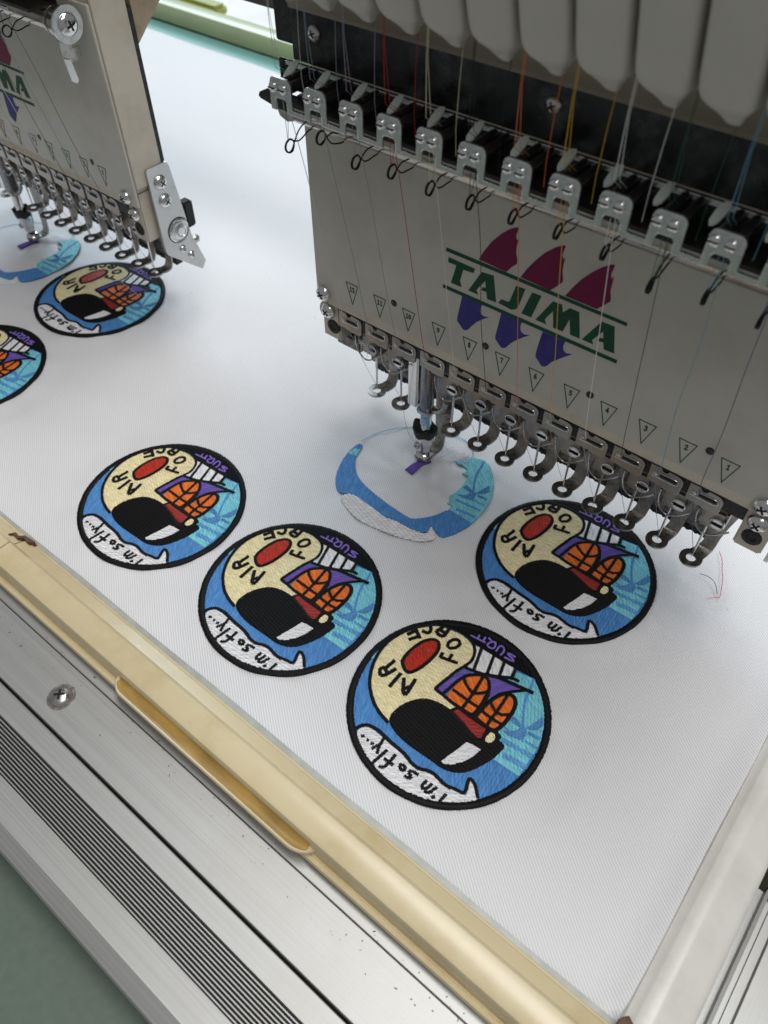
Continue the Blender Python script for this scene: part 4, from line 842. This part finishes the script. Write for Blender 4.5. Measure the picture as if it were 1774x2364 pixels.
# the working needle (number 10): bar lowered to the fabric
xk = nx_k(10)
def W(mb, name, mat, smooth=None, parent=None):
    o = mb.build(name, mat, parent or head, smooth=smooth, org=OH); return o
W(MB().box(xk - 0.0084, xk - 0.0020, 0.1100, 0.1150, 0.0400, 0.0740, 0.0008), 'presser_bar', 'chrome', 40)
W(MB().lathe((xk + 0.0028, 0.1125, 0.0400), (0, 0, 1), [(0.0037, 0), (0.0038, 0.0006), (0.0038, 0.036)], 20), 'needle_bar_sleeve', 'sleeve_steel', 40)
W(MB().box(xk - 0.0014, xk + 0.0074, 0.1085, 0.1165, 0.0385, 0.0425, 0.0010), 'bar_collar', 'steel', 40)
W(MB().tube(catmull([(xk + 0.0068, 0.113, 0.041), (xk + 0.0100, 0.1135, 0.0425), (xk + 0.0125, 0.114, 0.0455), (xk + 0.0135, 0.114, 0.050)], 4), 0.0014, 8), 'lever_arm', 'steel', 60)
W(MB().lathe((xk + 0.0028, 0.1125, 0.0240), (0, 0, 1), [(0.0032, 0), (0.0032, 0.016)], 18), 'needle_bar', 'chrome', 40)
rb = MB(); rr = []
for z, r in ((0.0208, 0.0042), (0.0214, 0.0058), (0.0240, 0.0063), (0.0262, 0.0068), (0.0270, 0.0066), (0.0266, 0.0048), (0.0250, 0.0034)):
    rr.append([(xk + 0.0014 + r * math.cos(t) * (1.08 + 0.1 * math.sin(3 * t)), 0.1135 + r * math.sin(t) * 0.9, z + 0.0008 * math.sin(5 * t + z * 900)) for t in [2 * math.pi * i / 24 for i in range(24)]])
W(rb.rings(rr), 'rubber_cushion', 'rubber', 50)
W(MB().lathe((xk + 0.0012, 0.1145, 0.0080), (0, 0, 1), [(0.0022, 0), (0.0036, 0.0012), (0.0040, 0.005), (0.0050, 0.0070), (0.0054, 0.0132), (0.0040, 0.0140)], 20), 'clamp_body', 'chrome', 40)
phillips('clamp_screw', head, (xk - 0.0006, 0.1102, 0.0138), (-0.2, -1, 0.1), 0.0022, 0.0016, 'steel', OH, 0.2)
W(MB().tube([(xk, 0.116, 0.016), (xk, 0.116, 0.004), (xk, 0.116, 0.0005)], 0.0006, 8, [0.0009, 0.0006, 0.0002]), 'needle', 'chrome', 60)
fa = foot_mesh(0.0016, 0.0520).build('presser_foot', 'foot_steel', head, smooth=35); fa.location = (xk - OH[0], -OH[1], -OH[2])
W(MB().lathe((xk, 0.116, 0.0028), (0, 0, 1), [(0.0048, 0), (0.0050, 0.0012), (0.0040, 0.0026), (0.0026, 0.0030), (0.0023, 0.0)], 24), 'foot_cup', 'chrome', 40)
# lint caught at the left end of the needle bars
mb = MB()
for i in range(90):
    p = Vector((nx_k(12) + 0.002 + rnd.gauss(0, .0022), 0.1040 + rnd.gauss(0, .001), 0.0705 + rnd.gauss(0, .0022))); q = p + Vector((rnd.gauss(0, .0013), rnd.gauss(0, .0008), rnd.gauss(0, .0013)))
    mb.tube([p, (p + q) / 2 + Vector((0, 0, .0004)), q], 0.00009, 4)
o = H(mb, 'lint_tuft', 'lint'); o['kind'] = 'stuff'

left = copy_tree(head); left.location = (OH[0] - HS, OH[1], OH[2])
left['label'] = 'left embroidery machine head cut off by the picture edge, chrome bracket on its side'

# ------------------------------------------------------------------ threads
TH = {12: ('pale green', (0.55, 0.62, 0.52)), 11: ('grey blue', (0.22, 0.28, 0.34)), 10: ('grey violet', (0.30, 0.27, 0.36)), 9: ('red', (0.42, 0.018, 0.02)), 8: ('cream', (0.70, 0.64, 0.44)), 7: ('black', (0.012, 0.012, 0.014)),
      6: ('orange', (0.75, 0.20, 0.07)), 5: ('yellow', (0.70, 0.42, 0.04)), 4: ('white', (0.80, 0.79, 0.76)), 3: ('dark green', (0.02, 0.10, 0.045)), 2: ('light blue', (0.16, 0.36, 0.46)), 1: ('purple', (0.09, 0.055, 0.17))}
NUM = 'zero one two three four five six seven eight nine ten eleven twelve'.split()
for k, (nm, col) in TH.items(): plain('thread_' + str(k), col, 0.5, spec=0.3)
for hx, which in ((0, 'right'), (-HS, 'left')):
    for k, (nm, col) in TH.items():
        x = nx_k(k) + hx
        if hx and k > 8: continue
        mb = MB(); r = 0.00014
        mb.tube([(x - 0.0082, 0.0705, 0.2420), (x - 0.0083, 0.0705, 0.2260), (x - 0.0082, 0.0712, 0.2080), (x - 0.0080, 0.0770, 0.2035)], r * 0.9, 5)
        mb.tube([(x - 0.0076, 0.0705, 0.2420), (x - 0.0078, 0.0705, 0.2260), (x - 0.0070, 0.0722, 0.2080), (x - 0.0066, 0.0780, 0.2035)], r * .75, 5)
        mb.tube([(x + 0.0030, 0.0735, 0.2330), (x + 0.0024, 0.0735, 0.2200), (x + 0.0018, 0.0740, 0.2060), (x + 0.0012, 0.0760, 0.1965)], r * 0.75, 5)
        rz = RING_Z[k]
        mb.tube([(x - 0.0070, 0.0722, 0.1965), (x - 0.0072, 0.0730, rz + 0.0024), (x - 0.0068, 0.0728, rz + 0.0024), (x - 0.0045, 0.0722, 0.1965)], r * 0.8, 5)
        sag = rnd.uniform(-.0008, .0008)
        mb.tube(catmull([(x - 0.0058, 0.0728, 0.1968), (x - 0.0060 + sag, 0.0805, 0.165), (x - 0.0062 - sag * .6, 0.0885, 0.128), (x - 0.0064 + sag * .4, 0.0955, 0.0985), (x - 0.0062, 0.0985, 0.0868), (x - 0.0062, 0.1018, 0.0845)], 4), r, 5)
        if k != 10:
            mb.tube(catmull([(x - 0.0076, 0.1022, 0.0790), (x - 0.0070, 0.1035, 0.0745), (x - 0.0030, 0.1100, 0.0520), (x - 0.0002, 0.1150, 0.0372), (x, 0.116, 0.0340)], 4), r * 0.8, 5)
        else:
            mb.tube(catmull([(x - 0.0076, 0.1022, 0.0790), (x - 0.0090, 0.1060, 0.0500), (x - 0.0070, 0.1100, 0.020), (x, 0.1155, 0.0050)], 4), r * 0.8, 5)
        if hx: lab = f'{nm} thread running down the left head to its needle {NUM[k]}'
        else: lab = f'{nm} thread running down the right head panel to needle {NUM[k]}'
        o = mb.build('embroidery_thread', 'thread_' + str(k), org=(x, 0.09, 0.09), smooth=70); o.location = (x, 0.09, 0.09)
        tag(o, lab, 'thread', 'threads running down the machine heads')
plain('loose_red', (0.55, 0.05, 0.035), 0.5); plain('loose_orange', (0.85, 0.25, 0.12), 0.5); plain('loose_lilac', (0.55, 0.48, 0.75), 0.5); plain('loose_navy', (0.05, 0.05, 0.13), 0.5)
def loose(name, mat, pts, label):
    o = MB().tube(catmull(pts, 6), 0.00017, 6).build(name, mat, smooth=70); tag(o, label, 'thread', 'cut thread ends lying on the fabric')
loose('thread_tail', 'loose_red', [(0.0574, 0.1566, 0.0006), (0.0608, 0.1515, 0.0012), (0.0632, 0.1462, 0.0008), (0.0659, 0.1402, 0.0012), (0.0688, 0.1311, 0.0006), (0.0686, 0.1292, 0.0004)], 'long red thread end lying on the fabric beside the right head')
loose('thread_tail', 'loose_orange', [(0.0690, 0.1292, 0.0004), (0.0675, 0.1285, 0.0008), (0.0660, 0.1270, 0.0005), (0.0648, 0.1262, 0.0003)], 'short orange thread end lying flat on the fabric')
loose('thread_tail', 'loose_navy', [(0.0556, 0.1374, 0.0004), (0.0597, 0.1374, 0.0014), (0.0638, 0.1355, 0.0016), (0.0673, 0.1311, 0.0004)], 'curved navy thread end lying on the fabric')
loose('thread_tail', 'loose_lilac', [(-0.3780, 0.1195, 0.0016), (-0.3650, 0.1180, 0.0020), (-0.3525, 0.1163, 0.0016)], 'pale lilac thread end lying across the patch under the left head')
